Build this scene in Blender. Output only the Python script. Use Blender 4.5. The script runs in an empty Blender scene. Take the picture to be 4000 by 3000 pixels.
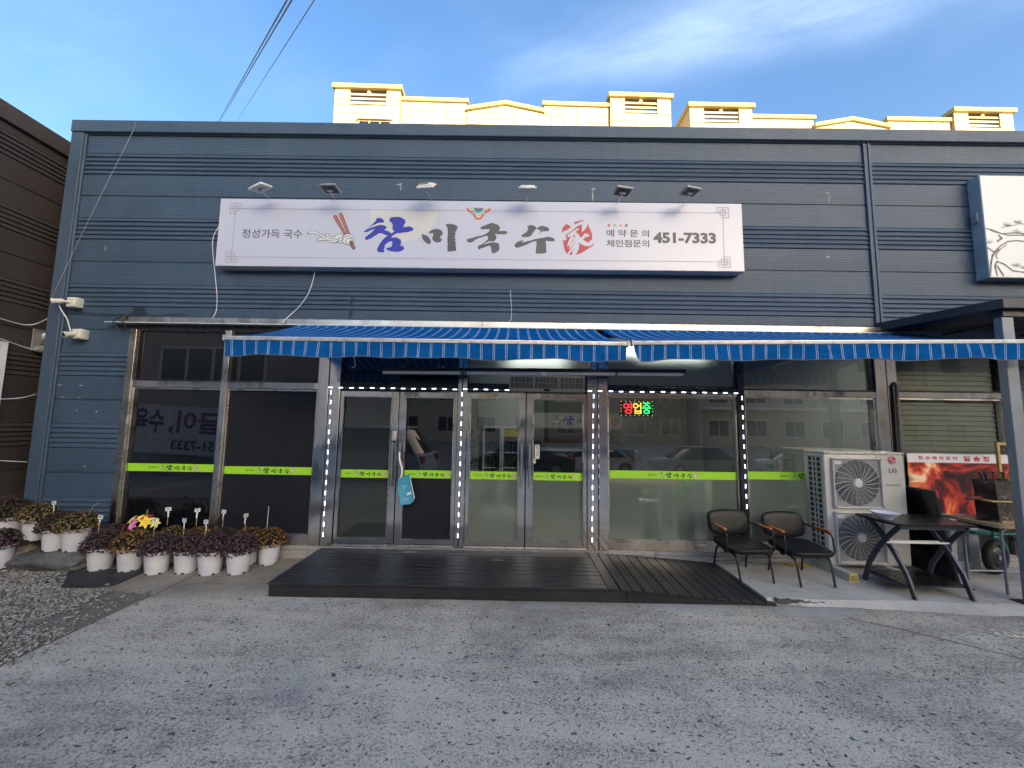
import bpy, bmesh, math, random
import numpy as np
from mathutils import Vector, Matrix, Euler, noise
from mathutils.geometry import tessellate_polygon
random.seed(7)
rng = np.random.default_rng(7)
SC = bpy.context.scene
COL = SC.collection
R = math.radians

# ------------------------------------------------------------------ camera
cam_d = bpy.data.cameras.new('camera')
cam = bpy.data.objects.new('camera', cam_d)
COL.objects.link(cam)
SC.camera = cam
cam_d.sensor_width = 36.0
cam_d.lens = 13.57
cam_d.clip_start = 0.05
cam_d.clip_end = 1500
pitch, roll, yaw = 0.09522, 0.01536, -0.004726
fw = Vector((math.sin(yaw)*math.cos(pitch), math.cos(yaw)*math.cos(pitch), math.sin(pitch)))
rt = Vector((math.cos(yaw), -math.sin(yaw), 0))
up = rt.cross(fw)
rt2 = rt*math.cos(roll) + up*math.sin(roll)
up2 = up*math.cos(roll) - rt*math.sin(roll)
cam.matrix_world = Matrix(((rt2.x, up2.x, -fw.x, 0), (rt2.y, up2.y, -fw.y, -5.05), (rt2.z, up2.z, -fw.z, 1.75), (0, 0, 0, 1)))

# ------------------------------------------------------------------ sky, sun, exposure
SUN_EL, SUN_AZ = R(10.5), R(28)          # low sun behind the camera, a little to its right
W = bpy.data.worlds.new('World')
SC.world = W
W.use_nodes = True
wn, wl = W.node_tree.nodes, W.node_tree.links
wn.clear()
sky = wn.new('ShaderNodeTexSky')
sky.sky_type = 'NISHITA'
sky.sun_disc = False
sky.sun_elevation = SUN_EL
sky.sun_rotation = math.pi - SUN_AZ
sky.altitude = 50
sky.air_density = 1.0
sky.dust_density = 6.0
sky.ozone_density = 2.0
tc = wn.new('ShaderNodeTexCoord')
sep = wn.new('ShaderNodeSeparateXYZ')
wl.new(tc.outputs['Generated'], sep.inputs[0])
def wmath(op, a, b=None, c=None):
    n = wn.new('ShaderNodeMath'); n.operation = op
    for i, v in enumerate((a, b, c)):
        if v is None: continue
        if isinstance(v, (int, float)): n.inputs[i].default_value = v
        else: wl.new(v, n.inputs[i])
    return n.outputs[0]
zz = wmath('MAXIMUM', sep.outputs[2], 0.06)
px = wmath('DIVIDE', sep.outputs[0], zz)
py = wmath('DIVIDE', sep.outputs[1], zz)
# cirrus sheet: u runs along the streaks, v across them
CA = R(-17)
u_ = wmath('ADD', wmath('MULTIPLY', px, math.cos(CA)), wmath('MULTIPLY', py, math.sin(CA)))
v_ = wmath('ADD', wmath('MULTIPLY', px, -math.sin(CA)), wmath('MULTIPLY', py, math.cos(CA)))
cmb = wn.new('ShaderNodeCombineXYZ')
wl.new(wmath('MULTIPLY', u_, 1.3), cmb.inputs[0]); wl.new(wmath('MULTIPLY', v_, 4.5), cmb.inputs[1])
nz = wn.new('ShaderNodeTexNoise'); nz.inputs['Scale'].default_value = 1.6; nz.inputs['Detail'].default_value = 9; nz.inputs['Roughness'].default_value = 0.6; nz.inputs['Distortion'].default_value = 0.5
wl.new(cmb.outputs[0], nz.inputs['Vector'])
cmb2 = wn.new('ShaderNodeCombineXYZ')
wl.new(px, cmb2.inputs[0]); wl.new(py, cmb2.inputs[1])
nz2 = wn.new('ShaderNodeTexNoise'); nz2.inputs['Scale'].default_value = 1.1; nz2.inputs['Detail'].default_value = 6; nz2.inputs['Distortion'].default_value = 0.6
wl.new(cmb2.outputs[0], nz2.inputs['Vector'])
# one denser band of cirrus overhead plus thin veil everywhere
# (u, v on the line of the band: v = 1.02)
wob = wmath('MULTIPLY_ADD', nz2.outputs[0], 0.34, -0.17)
dv = wmath('ADD', wmath('SUBTRACT', v_, 1.005), wob)
band = wmath('POWER', 2.718, wmath('MULTIPLY', wmath('MULTIPLY', dv, dv), -130.0))
wu = wn.new('ShaderNodeMapRange'); wu.inputs[1].default_value = -0.42; wu.inputs[2].default_value = 0.15; wl.new(u_, wu.inputs[0])
band = wmath('MULTIPLY', band, wu.outputs[0])
nzr = wn.new('ShaderNodeMapRange'); nzr.inputs[1].default_value = 0.33; nzr.inputs[2].default_value = 0.78
wl.new(nz.outputs[0], nzr.inputs[0])
veil = wn.new('ShaderNodeMapRange'); veil.inputs[1].default_value = 0.42; veil.inputs[2].default_value = 0.8
wl.new(nz2.outputs[0], veil.inputs[0])
cl = wmath('ADD', wmath('MULTIPLY', wmath('MULTIPLY', wmath('ADD', nzr.outputs[0], 0.35), band), 0.18), wmath('MULTIPLY', wmath('MULTIPLY', veil.outputs[0], wmath('ADD', nzr.outputs[0], 0.4)), 0.07))
cl = wmath('MINIMUM', cl, 0.8)
hs = wn.new('ShaderNodeHueSaturation'); hs.inputs['Saturation'].default_value = 1.15; hs.inputs['Value'].default_value = 1.0
tn = wn.new('ShaderNodeMix'); tn.data_type = 'RGBA'; tn.blend_type = 'MULTIPLY'; tn.inputs[0].default_value = 1.0
wl.new(sky.outputs[0], tn.inputs[6]); tn.inputs[7].default_value = (0.965, 0.99, 1.055, 1)
wl.new(tn.outputs[2], hs.inputs['Color'])
mxw = wn.new('ShaderNodeMix'); mxw.data_type = 'RGBA'; mxw.blend_type = 'MIX'
wl.new(cl, mxw.inputs[0]); wl.new(hs.outputs[0], mxw.inputs[6])
mxw.inputs[7].default_value = (4.6, 5.3, 6.4, 1)
bg = wn.new('ShaderNodeBackground'); bg.inputs[1].default_value = 0.13
wl.new(mxw.outputs[2], bg.inputs[0])
wo = wn.new('ShaderNodeOutputWorld'); wl.new(bg.outputs[0], wo.inputs[0])

sun_d = bpy.data.lights.new('sun', 'SUN')
sun_d.energy = 3.6; sun_d.angle = R(0.5); sun_d.color = (1.0, 0.83, 0.60)
sun = bpy.data.objects.new('sun', sun_d); COL.objects.link(sun)
to_sun = Vector((math.sin(SUN_AZ)*math.cos(SUN_EL), -math.cos(SUN_AZ)*math.cos(SUN_EL), math.sin(SUN_EL)))
sun.location = to_sun*60
sun.rotation_euler = (-to_sun).to_track_quat('-Z', 'Y').to_euler()

SC.view_settings.view_transform = 'Standard'
SC.view_settings.look = 'None'
SC.view_settings.gamma = 1.0
SC.view_settings.use_curve_mapping = False
SC.view_settings.exposure = 2.1
SC.render.engine = 'CYCLES'
SC.cycles.use_denoising = True
SC.cycles.max_bounces = 8
SC.cycles.transparent_max_bounces = 12
SC.cycles.caustics_reflective = False
SC.cycles.caustics_refractive = False
SC.cycles.sample_clamp_indirect = 4.0

# ------------------------------------------------------------------ materials
class N:
    "small node-graph writer"
    def __init__(s, name):
        s.m = bpy.data.materials.new(name); s.m.use_nodes = True
        s.t = s.m.node_tree; s.t.nodes.clear()
        s.o = s.t.nodes.new('ShaderNodeOutputMaterial')
    def n(s, typ, **kw):
        x = s.t.nodes.new(typ)
        for k, v in kw.items():
            if k.startswith('i_'): s.set(x.inputs[k[2:].replace('_', ' ')], v)
            else: setattr(x, k, v)
        return x
    def set(s, inp, v):
        if isinstance(v, bpy.types.NodeSocket): s.t.links.new(v, inp)
        else:
            if hasattr(inp, 'default_value') and isinstance(v, tuple) and len(v) == 3 and inp.type == 'RGBA': v = (*v, 1)
            inp.default_value = v
    def math(s, op, a, b=0., c=None):
        x = s.n('ShaderNodeMath', operation=op); s.set(x.inputs[0], a); s.set(x.inputs[1], b)
        if c is not None: s.set(x.inputs[2], c)
        return x.outputs[0]
    def coord(s, kind='Object', scale=(1, 1, 1), loc=(0, 0, 0), rot=(0, 0, 0)):
        t = s.n('ShaderNodeTexCoord'); mp = s.n('ShaderNodeMapping')
        s.t.links.new(t.outputs[kind], mp.inputs[0])
        mp.inputs['Scale'].default_value = scale; mp.inputs['Location'].default_value = loc; mp.inputs['Rotation'].default_value = rot
        return mp.outputs[0]
    def noise(s, vec, scale, detail=5, rough=.55, dist=0.):
        x = s.n('ShaderNodeTexNoise'); s.set(x.inputs['Vector'], vec)
        x.inputs['Scale'].default_value = scale; x.inputs['Detail'].default_value = detail
        x.inputs['Roughness'].default_value = rough; x.inputs['Distortion'].default_value = dist
        return x.outputs[0]
    def rng(s, v, a, b, c=0., d=1.):
        x = s.n('ShaderNodeMapRange'); s.set(x.inputs[0], v)
        for i, q in enumerate((a, b, c, d)): x.inputs[i+1].default_value = q
        return x.outputs[0]
    def mix(s, f, a, b, typ='MIX'):
        x = s.n('ShaderNodeMix', data_type='RGBA', blend_type=typ)
        s.set(x.inputs[0], f); s.set(x.inputs[6], a); s.set(x.inputs[7], b)
        return x.outputs[2]
    def bump(s, h, dist=.002, strength=.5, nrm=None):
        x = s.n('ShaderNodeBump'); s.set(x.inputs['Height'], h)
        x.inputs['Distance'].default_value = dist; x.inputs['Strength'].default_value = strength
        if nrm is not None: s.set(x.inputs['Normal'], nrm)
        return x.outputs[0]
    def bsdf(s, col, rough=.5, metal=0., nrm=None, spec=.5, **kw):
        b = s.n('ShaderNodeBsdfPrincipled')
        s.set(b.inputs['Base Color'], col); s.set(b.inputs['Roughness'], rough); s.set(b.inputs['Metallic'], metal)
        s.set(b.inputs['Specular IOR Level'], spec)
        if nrm is not None: s.set(b.inputs['Normal'], nrm)
        for k, v in kw.items(): s.set(b.inputs[k.replace('_', ' ')], v)
        return b
    def out(s, sh):
        s.t.links.new(sh.outputs[0] if hasattr(sh, 'outputs') else sh, s.o.inputs[0]); return s.m

def mat(name, col, rough=.5, metal=0., var=.12, vs=4., bump=0., bs=90., spec=.5, rv=.08, dirt=0., emit=0.):
    g = N(name)
    co = g.coord('Object')
    n1 = g.noise(co, vs, 6, .6)
    lo = tuple(c*(1-var*1.6) for c in col); hi = tuple(min(1, c*(1+var*1.2)) for c in col)
    c = g.mix(g.rng(n1, .3, .7), lo, hi)
    if dirt:
        d = g.rng(g.noise(co, vs*2.7, 8, .7), .5, .72, 0, dirt)
        c = g.mix(d, c, (.10, .085, .065))
    r = g.rng(g.noise(co, vs*3, 4), .3, .7, max(.02, rough-rv), min(1, rough+rv))
    nm = g.bump(g.noise(co, bs, 4, .6), .002, bump) if bump else None
    b = g.bsdf(c, r, metal, nm, spec)
    if emit:
        g.set(b.inputs['Emission Color'], col); b.inputs['Emission Strength'].default_value = emit
    return g.out(b)

def siding(name, col, grime=.35):
    "painted steel sandwich panel: fine embossed lines, rain streaks, dust"
    g = N(name)
    co = g.coord('Object')
    st = g.noise(g.coord('Object', (5, 5, .35)), 2.2, 7, .65)
    bl = g.noise(co, 1.1, 5, .6)
    c = g.mix(g.rng(st, .3, .75), tuple(x*.88 for x in col), tuple(x*1.10 for x in col))
    c = g.mix(g.rng(bl, .45, .8, 0, grime), c, tuple(x*1.25+.03 for x in col))
    sp = g.rng(g.noise(g.coord('Object', (3, 3, 1.2)), 9, 8, .75), .66, .78, 0, .35)
    c = g.mix(sp, c, tuple(x*1.6+.05 for x in col))
    sx = g.n('ShaderNodeSeparateXYZ'); g.set(sx.inputs[0], co)
    w = g.math('SINE', g.math('MULTIPLY', sx.outputs[2], 2*math.pi/.0235))
    stip = g.noise(g.coord('Object', (1, 1, 1)), 260, 2)
    nm = g.bump(g.math('ADD', w, g.math('MULTIPLY', stip, 1.2)), .0012, .55)
    return g.out(g.bsdf(c, g.rng(bl, .3, .7, .40, .52), 0., nm, .32))

def glass(name, tint=(.9, .95, .92), ior=2.2, wav=.05):
    g = N(name)
    nm = g.bump(g.noise(g.coord('Object'), 1.7, 2), .004, wav)
    fr = g.n('ShaderNodeFresnel'); fr.inputs['IOR'].default_value = ior; g.set(fr.inputs['Normal'], nm)
    tr = g.n('ShaderNodeBsdfTransparent'); g.set(tr.inputs[0], tint)
    gl = g.n('ShaderNodeBsdfGlossy'); gl.inputs['Roughness'].default_value = .005; g.set(gl.inputs['Normal'], nm)
    mx = g.n('ShaderNodeMixShader'); g.set(mx.inputs[0], fr.outputs[0])
    g.t.links.new(tr.outputs[0], mx.inputs[1]); g.t.links.new(gl.outputs[0], mx.inputs[2])
    return g.out(mx)

def frosted(name, tint, film, haze=.5, rough=.35, refl=.3, fior=1.45):
    "frost film on glass: part scatters light through, part shows the film itself"
    g = N(name)
    rf = g.n('ShaderNodeBsdfRefraction'); rf.inputs['IOR'].default_value = 1.35; rf.inputs['Roughness'].default_value = rough; g.set(rf.inputs[0], tint)
    df = g.n('ShaderNodeBsdfDiffuse'); g.set(df.inputs[0], film)
    m1 = g.n('ShaderNodeMixShader'); m1.inputs[0].default_value = haze
    g.t.links.new(rf.outputs[0], m1.inputs[1]); g.t.links.new(df.outputs[0], m1.inputs[2])
    fr = g.n('ShaderNodeFresnel'); fr.inputs['IOR'].default_value = fior
    gl = g.n('ShaderNodeBsdfGlossy'); gl.inputs['Roughness'].default_value = refl
    m2 = g.n('ShaderNodeMixShader'); g.set(m2.inputs[0], fr.outputs[0])
    g.t.links.new(m1.outputs[0], m2.inputs[1]); g.t.links.new(gl.outputs[0], m2.inputs[2])
    return g.out(m2)

def steel(name, col=(.74, .72, .70), rough=.1, wav=.25):
    g = N(name)
    co = g.coord('Object')
    w = g.noise(g.coord('Object', (2.5, 2.5, .9)), 1.6, 2)
    br = g.noise(co, 4, 3)
    nm = g.bump(w, .012, wav)
    sm = g.rng(g.noise(co, 2.5, 7, .7), .5, .8)
    return g.out(g.bsdf(g.mix(sm, col, tuple(c*.72 for c in col)), g.rng(br, .3, .7, rough*.6, rough*1.6), 1., nm))

def attr_mat(name, rough=.8, var=.15, vs=30):
    g = N(name)
    a = g.n('ShaderNodeAttribute'); a.attribute_name = 'Col'
    n = g.rng(g.noise(g.coord('Object'), vs, 3), .3, .7, 1-var, 1+var)
    c = g.mix(1., a.outputs['Color'], g.n('ShaderNodeCombineColor').outputs[0], 'MIX') if False else a.outputs['Color']
    hv = g.n('ShaderNodeHueSaturation'); g.set(hv.inputs['Color'], c); g.set(hv.inputs['Value'], n)
    return g.out(g.bsdf(hv.outputs[0], rough, 0., None, .25))

# ------------------------------------------------------------------ mesh helpers
class MB:
    def __init__(s): s.v = []; s.f = []; s.mi = []; s.m = 0
    def add(s, vs, fs):
        b = len(s.v); s.v += [tuple(p) for p in vs]
        for f in fs: s.f.append([b+i for i in f]); s.mi.append(s.m)
        return s
    def box(s, x0, x1, y0, y1, z0, z1, M=None):
        vs = [(x0,y0,z0),(x1,y0,z0),(x1,y1,z0),(x0,y1,z0),(x0,y0,z1),(x1,y0,z1),(x1,y1,z1),(x0,y1,z1)]
        if M is not None: vs = [M @ Vector(p) for p in vs]
        return s.add(vs, [(0,3,2,1),(4,5,6,7),(0,1,5,4),(1,2,6,5),(2,3,7,6),(3,0,4,7)])
    def prism(s, poly, d0, d1, axis='y', M=None):
        "polygon given in the two axes other than `axis`, extruded along it (poly counter-clockwise seen from -axis for y)"
        n = len(poly)
        def P(a, b, d):
            return (a, d, b) if axis == 'y' else ((d, a, b) if axis == 'x' else (a, b, d))
        vs = [P(a, b, d0) for a, b in poly] + [P(a, b, d1) for a, b in poly]
        if M is not None: vs = [M @ Vector(p) for p in vs]
        tri = tessellate_polygon([[Vector((a, b, 0)) for a, b in poly]])
        fs = []
        for t in tri: fs.append(tuple(t)); fs.append(tuple(n+i for i in reversed(t)))
        for i in range(n):
            j = (i+1) % n; fs.append((i, j, n+j, n+i))
        return s.add(vs, fs)
    def tube(s, pts, r, n=8, closed=False, cap=True):
        P = [Vector(p) for p in pts]; m = len(P)
        rs = r if isinstance(r, (list, tuple)) else [r]*m
        rings = []; ref = None
        for i in range(m):
            a = P[i-1] if (i > 0 or closed) else P[0]; b = P[(i+1) % m] if (i < m-1 or closed) else P[-1]
            t = (b-a)
            t = t.normalized() if t.length > 1e-9 else Vector((0, 0, 1))
            if ref is None: ref = Vector((0, 0, 1)) if abs(t.z) < .9 else Vector((1, 0, 0))
            u = t.cross(ref)
            if u.length < 1e-6: u = t.orthogonal()
            u.normalize(); w = u.cross(t).normalized(); ref = w
            rings.append([P[i] + (u*math.cos(2*math.pi*k/n) + w*math.sin(2*math.pi*k/n))*rs[i] for k in range(n)])
        vs = [p for q in rings for p in q]; fs = []
        for i in range(m if closed else m-1):
            j = (i+1) % m
            for k in range(n):
                l = (k+1) % n; fs.append((i*n+k, i*n+l, j*n+l, j*n+k))
        if cap and not closed:
            fs.append(tuple(reversed(range(n)))); fs.append(tuple((m-1)*n+k for k in range(n)))
        return s.add(vs, fs)
    def lathe(s, prof, n=20, c=(0, 0, 0), M=None):
        vs = []; fs = []; m = len(prof)
        for k in range(n):
            a = 2*math.pi*k/n
            for r, z in prof: vs.append((c[0]+r*math.cos(a), c[1]+r*math.sin(a), c[2]+z))
        if M is not None: vs = [M @ Vector(p) for p in vs]
        for k in range(n):
            l = (k+1) % n
            for i in range(m-1): fs.append((k*m+i, l*m+i, l*m+i+1, k*m+i+1))
        return s.add(vs, fs)
    def poly(s, pts, y):
        "flat polygon facing -y"
        tri = tessellate_polygon([[Vector((a, b, 0)) for a, b in pts]])
        fs = []
        for t in tri:
            a, b, c = [pts[i] for i in t]
            cr = (b[0]-a[0])*(c[1]-a[1]) - (b[1]-a[1])*(c[0]-a[0])
            fs.append(tuple(t) if cr > 0 else tuple(reversed(t)))
        return s.add([(a, y, b) for a, b in pts], fs)
    def line(s, pts, w, y):
        for (a, b) in zip(pts[:-1], pts[1:]):
            d = Vector((b[0]-a[0], b[1]-a[1])); L = d.length
            if L < 1e-7: continue
            d /= L; n = Vector((-d.y, d.x))*w/2; e = d*w*.35
            q = [(a[0]-e.x-n.x, a[1]-e.y-n.y), (b[0]+e.x-n.x, b[1]+e.y-n.y), (b[0]+e.x+n.x, b[1]+e.y+n.y), (a[0]-e.x+n.x, a[1]-e.y+n.y)]
            s.add([(p, y, r) for p, r in q], [(0, 1, 2, 3)])
        return s
    def mesh(s, name, mats, smooth=False):
        me = bpy.data.meshes.new(name)
        me.from_pydata(s.v, [], s.f); me.update()
        for m in (mats if isinstance(mats, (list, tuple)) else [mats]): me.materials.append(m)
        if len(set(s.mi)) > 1 or (s.mi and s.mi[0]): me.polygons.foreach_set('material_index', s.mi)
        if smooth:
            me.polygons.foreach_set('use_smooth', [True]*len(me.polygons))
            me.set_sharp_from_angle(angle=R(40 if smooth is True else smooth))
        return me

def link(name, me, parent=None, loc=None, rot=None, kind=None):
    o = bpy.data.objects.new(name, me); COL.objects.link(o)
    if parent is not None: o.parent = parent
    if loc is not None: o.location = loc
    if rot is not None: o.rotation_euler = rot
    if kind: o['kind'] = kind
    return o
def obj(name, mb, m, parent=None, loc=None, rot=None, smooth=False, bev=0., seg=1, kind=None):
    o = link(name, mb.mesh(name, m, smooth), parent, loc, rot, kind)
    if bev:
        b = o.modifiers.new('bevel', 'BEVEL'); b.width = bev; b.segments = seg; b.limit_method = 'ANGLE'; b.angle_limit = R(40)
        if seg > 1:
            o.data.polygons.foreach_set('use_smooth', [True]*len(o.data.polygons)); b.harden_normals = False
    return o
def thing(name, label, cat, loc=(0, 0, 0), rot=(0, 0, 0), group=None):
    o = bpy.data.objects.new(name, None); COL.objects.link(o); o.empty_display_size = .1
    o.location = loc; o.rotation_euler = rot
    return tag(o, label, cat, group)
def tag(o, label, cat, group=None):
    o['label'] = label; o['category'] = cat
    if group: o['group'] = group
    return o
def dup(root, loc=None, rot=None, label=None):
    def cp(o, par):
        c = o.copy(); COL.objects.link(c)
        if par is not None: c.parent = par
        for ch in list(o.children): cp(ch, c)
        return c
    r = cp(root, None)
    if loc is not None: r.location = loc
    if rot is not None: r.rotation_euler = rot
    if label: r['label'] = label
    return r
def text_mesh(body, x0, x1, z0, z1, m, y=0., bold=0., back=False):
    "flat lettering fitted to a box on a wall facing -y (back=True: facing +y, read from the other side)"
    cu = bpy.data.curves.new('lettering', 'FONT'); cu.body = body; cu.size = 1.; cu.offset = bold; cu.resolution_u = 3
    to = bpy.data.objects.new('lettering', cu); COL.objects.link(to)
    dg = bpy.context.evaluated_depsgraph_get(); dg.update()
    me = bpy.data.meshes.new_from_object(to.evaluated_get(dg))
    bpy.data.objects.remove(to); bpy.data.curves.remove(cu)
    n = len(me.vertices); co = np.empty(n*3, 'f'); me.vertices.foreach_get('co', co); co = co.reshape(-1, 3)
    a, b = co[:, :2].min(0), co[:, :2].max(0)
    fx = (co[:, 0]-a[0])/(b[0]-a[0]); fz = (co[:, 1]-a[1])/(b[1]-a[1])
    out = np.empty_like(co)
    out[:, 0] = (x1-(x1-x0)*fx) if back else (x0+(x1-x0)*fx)
    out[:, 1] = y; out[:, 2] = z0+(z1-z0)*fz
    me.vertices.foreach_set('co', out.ravel()); me.update()
    me.materials.clear(); me.materials.append(m)
    return me

# ------------------------------------------------------------------ shared materials
m_navy = siding('navy_siding', (.046, .077, .121))
m_navy_trim = siding('navy_trim', (.053, .085, .129), .2)
m_brown = siding('brown_siding', (.052, .043, .041), .25)
m_steel = steel('polished_steel')
m_steel_dull = steel('dull_steel', (.60, .57, .52), .28, .1)
m_alu = mat('aluminium_bar', (.52, .53, .54), .35, .85, .08, 6, dirt=.35)
m_black = mat('black_steel', (.012, .013, .016), .35, .0, .2, 6)
m_darkframe = mat('dark_frame', (.016, .018, .023), .3, .0, .2, 6)
m_white = mat('white_plastic', (.74, .74, .73), .4, 0, .06, 5, dirt=.12)
m_concrete_wall = mat('plain_wall', (.33, .34, .32), .9, 0, .1, 2)
m_film_gloss = mat('black_gloss_film', (.006, .007, .009), .015, 0, .1, 1, rv=.005, spec=1.)
m_film_matte = mat('black_matte_film', (.0125, .0135, .0185), .5, 0, .08, 1.5, spec=.25)
m_film_green = frosted('green_black_film', (.15, .19, .17), (.030, .038, .034), .75, .4, .02, 2.0)
m_glass = glass('clear_glass', (.40, .44, .43), 2.3)
m_glass_bright = glass('bright_glass', (.86, .90, .86), 1.7)
m_glass_dark = glass('smoked_glass', (.22, .25, .25), 2.0)
m_frost = frosted('frost_film', (.78, .90, .82), (.20, .245, .215), .44, .34)
m_frost_up = frosted('frost_film_upper', (.5, .58, .56), (.17, .195, .19), .6, .55)
m_green = mat('lime_decal', (.34, .70, .03), .4, 0, .03, 3)
m_ink = mat('ink_grey', (.075, .073, .08), .5, 0, .05)
m_ink_blue = mat('ink_blue', (.022, .03, .33), .5, 0, .05)
m_ink_black = mat('ink_black', (.01, .011, .016), .5, 0, .05)
m_ink_red = mat('ink_red', (.42, .05, .06), .5, 0, .05)
m_ink_line = mat('ink_line', (.28, .28, .31), .5, 0, .05)
m_pale = mat('print_pale', (.62, .66, .66), .5, 0, .03)
m_wood_red = mat('print_chopstick', (.46, .12, .075), .5, 0, .05)
m_orn = {'teal': mat('print_teal', (.16, .42, .45), .5, 0, .03), 'red': mat('print_coral', (.50, .11, .095), .5, 0, .03), 'white': m_pale,
         'yellow': mat('print_ochre', (.60, .38, .12), .5, 0, .03), 'deep': mat('print_deep_teal', (.055, .16, .23), .5, 0, .03)}
m_moon = mat('print_cream', (.50, .505, .505), .35, 0, .03)
m_granite = None
def granite(name, a=(.20, .19, .18), b=(.42, .40, .38)):
    g = N(name); co = g.coord('Object')
    v = g.n('ShaderNodeTexVoronoi'); g.set(v.inputs['Vector'], co); v.inputs['Scale'].default_value = 95
    c = g.mix(g.rng(g.noise(co, 120, 3), .35, .65), a, b)
    c = g.mix(g.rng(g.noise(co, 3, 6), .5, .75, 0, .5), c, (.16, .14, .12))
    return g.out(g.bsdf(c, .6, 0, g.bump(v.outputs[0], .002, .3)))
m_granite = granite('granite')

# ------------------------------------------------------------------ the ground
def lot_z(y):
    if y > -5.6: return 0.
    return -max(0., min(.95, (-5.6-y)*.09))
def ground_mat():
    g = N('lot_concrete')
    co = g.coord('Object')
    sx = g.n('ShaderNodeSeparateXYZ'); g.set(sx.inputs[0], co)
    big = g.noise(co, .55, 6, .6, .4)
    mid = g.noise(co, 2.6, 7, .65)
    fine = g.noise(co, 42, 5, .7)
    grit = g.noise(co, 150, 2, .6)
    streak = g.noise(g.coord('Object', (.5, 3.2, 1), rot=(0, 0, R(62))), 1.7, 6, .65)
    # worn, washed-out aggregate of the lot: pale paste, darker stones showing, small black pits
    stone_n = g.noise(g.coord('Object', (1, 1.2, 1)), 54, 4, .62, .5)
    stone_b = g.noise(g.coord('Object', (1.2, 1, 1), loc=(3, 7, 0)), 105, 3, .6, .4)
    patch = g.noise(g.coord('Object', (1, 1, 1), loc=(4, 4, 0)), 5.5, 4, .65, .4)
    wear = g.math('ADD', g.math('MULTIPLY_ADD', big, .30, -.15), g.math('MULTIPLY_ADD', patch, .22, -.11))
    wear = g.math('ADD', wear, g.math('MULTIPLY_ADD', streak, .30, -.15))
    sn = g.math('ADD', stone_n, wear); sb_ = g.math('ADD', stone_b, wear)
    c = g.mix(g.rng(fine, .32, .7), (.47, .435, .365), (.64, .59, .50))
    c = g.mix(g.rng(sb_, .49, .59, 0, .7), c, (.27, .252, .22))
    c = g.mix(g.rng(sn, .52, .60, 0, .8), c, (.17, .16, .142))
    c = g.mix(g.rng(grit, .48, .6, 0, .3), c, (.17, .167, .16))
    c = g.mix(g.rng(big, .46, .68, 0, .42), c, (.25, .24, .22))
    pit_n = g.noise(g.coord('Object', (1, 1.35, 1), loc=(9, 2, 0)), 26, 2, .5, .3)
    pit = g.rng(pit_n, .645, .675)
    pit2 = g.rng(g.noise(g.coord('Object', (1, 1, 1), loc=(1, 5, 0)), 11, 3, .5, .3), .70, .72)
    pits = g.math('MAXIMUM', pit, pit2)
    c = g.mix(g.math('MULTIPLY', pits, .85), c, (.03, .031, .036))
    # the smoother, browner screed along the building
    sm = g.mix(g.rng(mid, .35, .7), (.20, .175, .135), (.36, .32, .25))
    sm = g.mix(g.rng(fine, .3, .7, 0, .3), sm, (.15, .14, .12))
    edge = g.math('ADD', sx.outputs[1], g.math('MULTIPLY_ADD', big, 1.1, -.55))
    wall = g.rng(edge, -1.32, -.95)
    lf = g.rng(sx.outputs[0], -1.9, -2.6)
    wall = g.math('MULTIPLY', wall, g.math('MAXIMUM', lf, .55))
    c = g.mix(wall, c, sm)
    # bluish cement repair spots
    pa = g.n('ShaderNodeVectorMath', operation='DISTANCE'); g.set(pa.inputs[0], co); pa.inputs[1].default_value = (-1.45, -2.34, 0)
    pf = g.rng(g.math('ADD', pa.outputs['Value'], g.math('MULTIPLY_ADD', mid, .5, -.25)), .2, .27, 1, 0)
    c = g.mix(g.math('MULTIPLY', pf, .30), c, (.27, .285, .315))
    for (x, y, r_) in ((1.7, -1.17, .5), (2.9, -1.2, .45), (-2.0, -1.25, .28), (.3, -1.2, .3)):
        pb = g.n('ShaderNodeVectorMath', operation='DISTANCE'); g.set(pb.inputs[0], g.coord('Object', (1, 3.6, 1))); pb.inputs[1].default_value = (x, y*3.6, 0)
        q = g.rng(g.math('ADD', pb.outputs['Value'], g.math('MULTIPLY_ADD', mid, .5, -.25)), r_*.5, r_, .5, 0)
        c = g.mix(q, c, (.38, .39, .40))
    # control joints and hairline cracks
    h = g.math('ADD', g.math('MULTIPLY', fine, .6), g.math('MULTIPLY', grit, .35))
    h = g.math('SUBTRACT', h, g.math('MULTIPLY', g.rng(sn, .5, .6), .3))
    h = g.math('SUBTRACT', h, g.math('MULTIPLY', pits, .5))
    h = g.math('MULTIPLY', h, g.math('MULTIPLY_ADD', wall, -.75, 1.))
    return g.out(g.bsdf(c, .9, 0, g.bump(h, .007, .9), .2))
m_ground = ground_mat()
ys = [-400, -140, -60, -30, -16.2] + [-16.2+i*(10.6/8) for i in range(1, 9)] + [-2.6, 3.0, 90., 400.]
xs = [-400, -120, -40, -12, 0, 12, 40, 120, 400]
gm = MB()
for y in ys:
    for x in xs: gm.v.append((x, y, lot_z(y)))
for i in range(len(ys)-1):
    for j in range(len(xs)-1):
        a = i*len(xs)+j; gm.f.append([a, a+1, a+1+len(xs), a+len(xs)]); gm.mi.append(0)
obj('ground', gm, m_ground, kind='structure')

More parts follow.
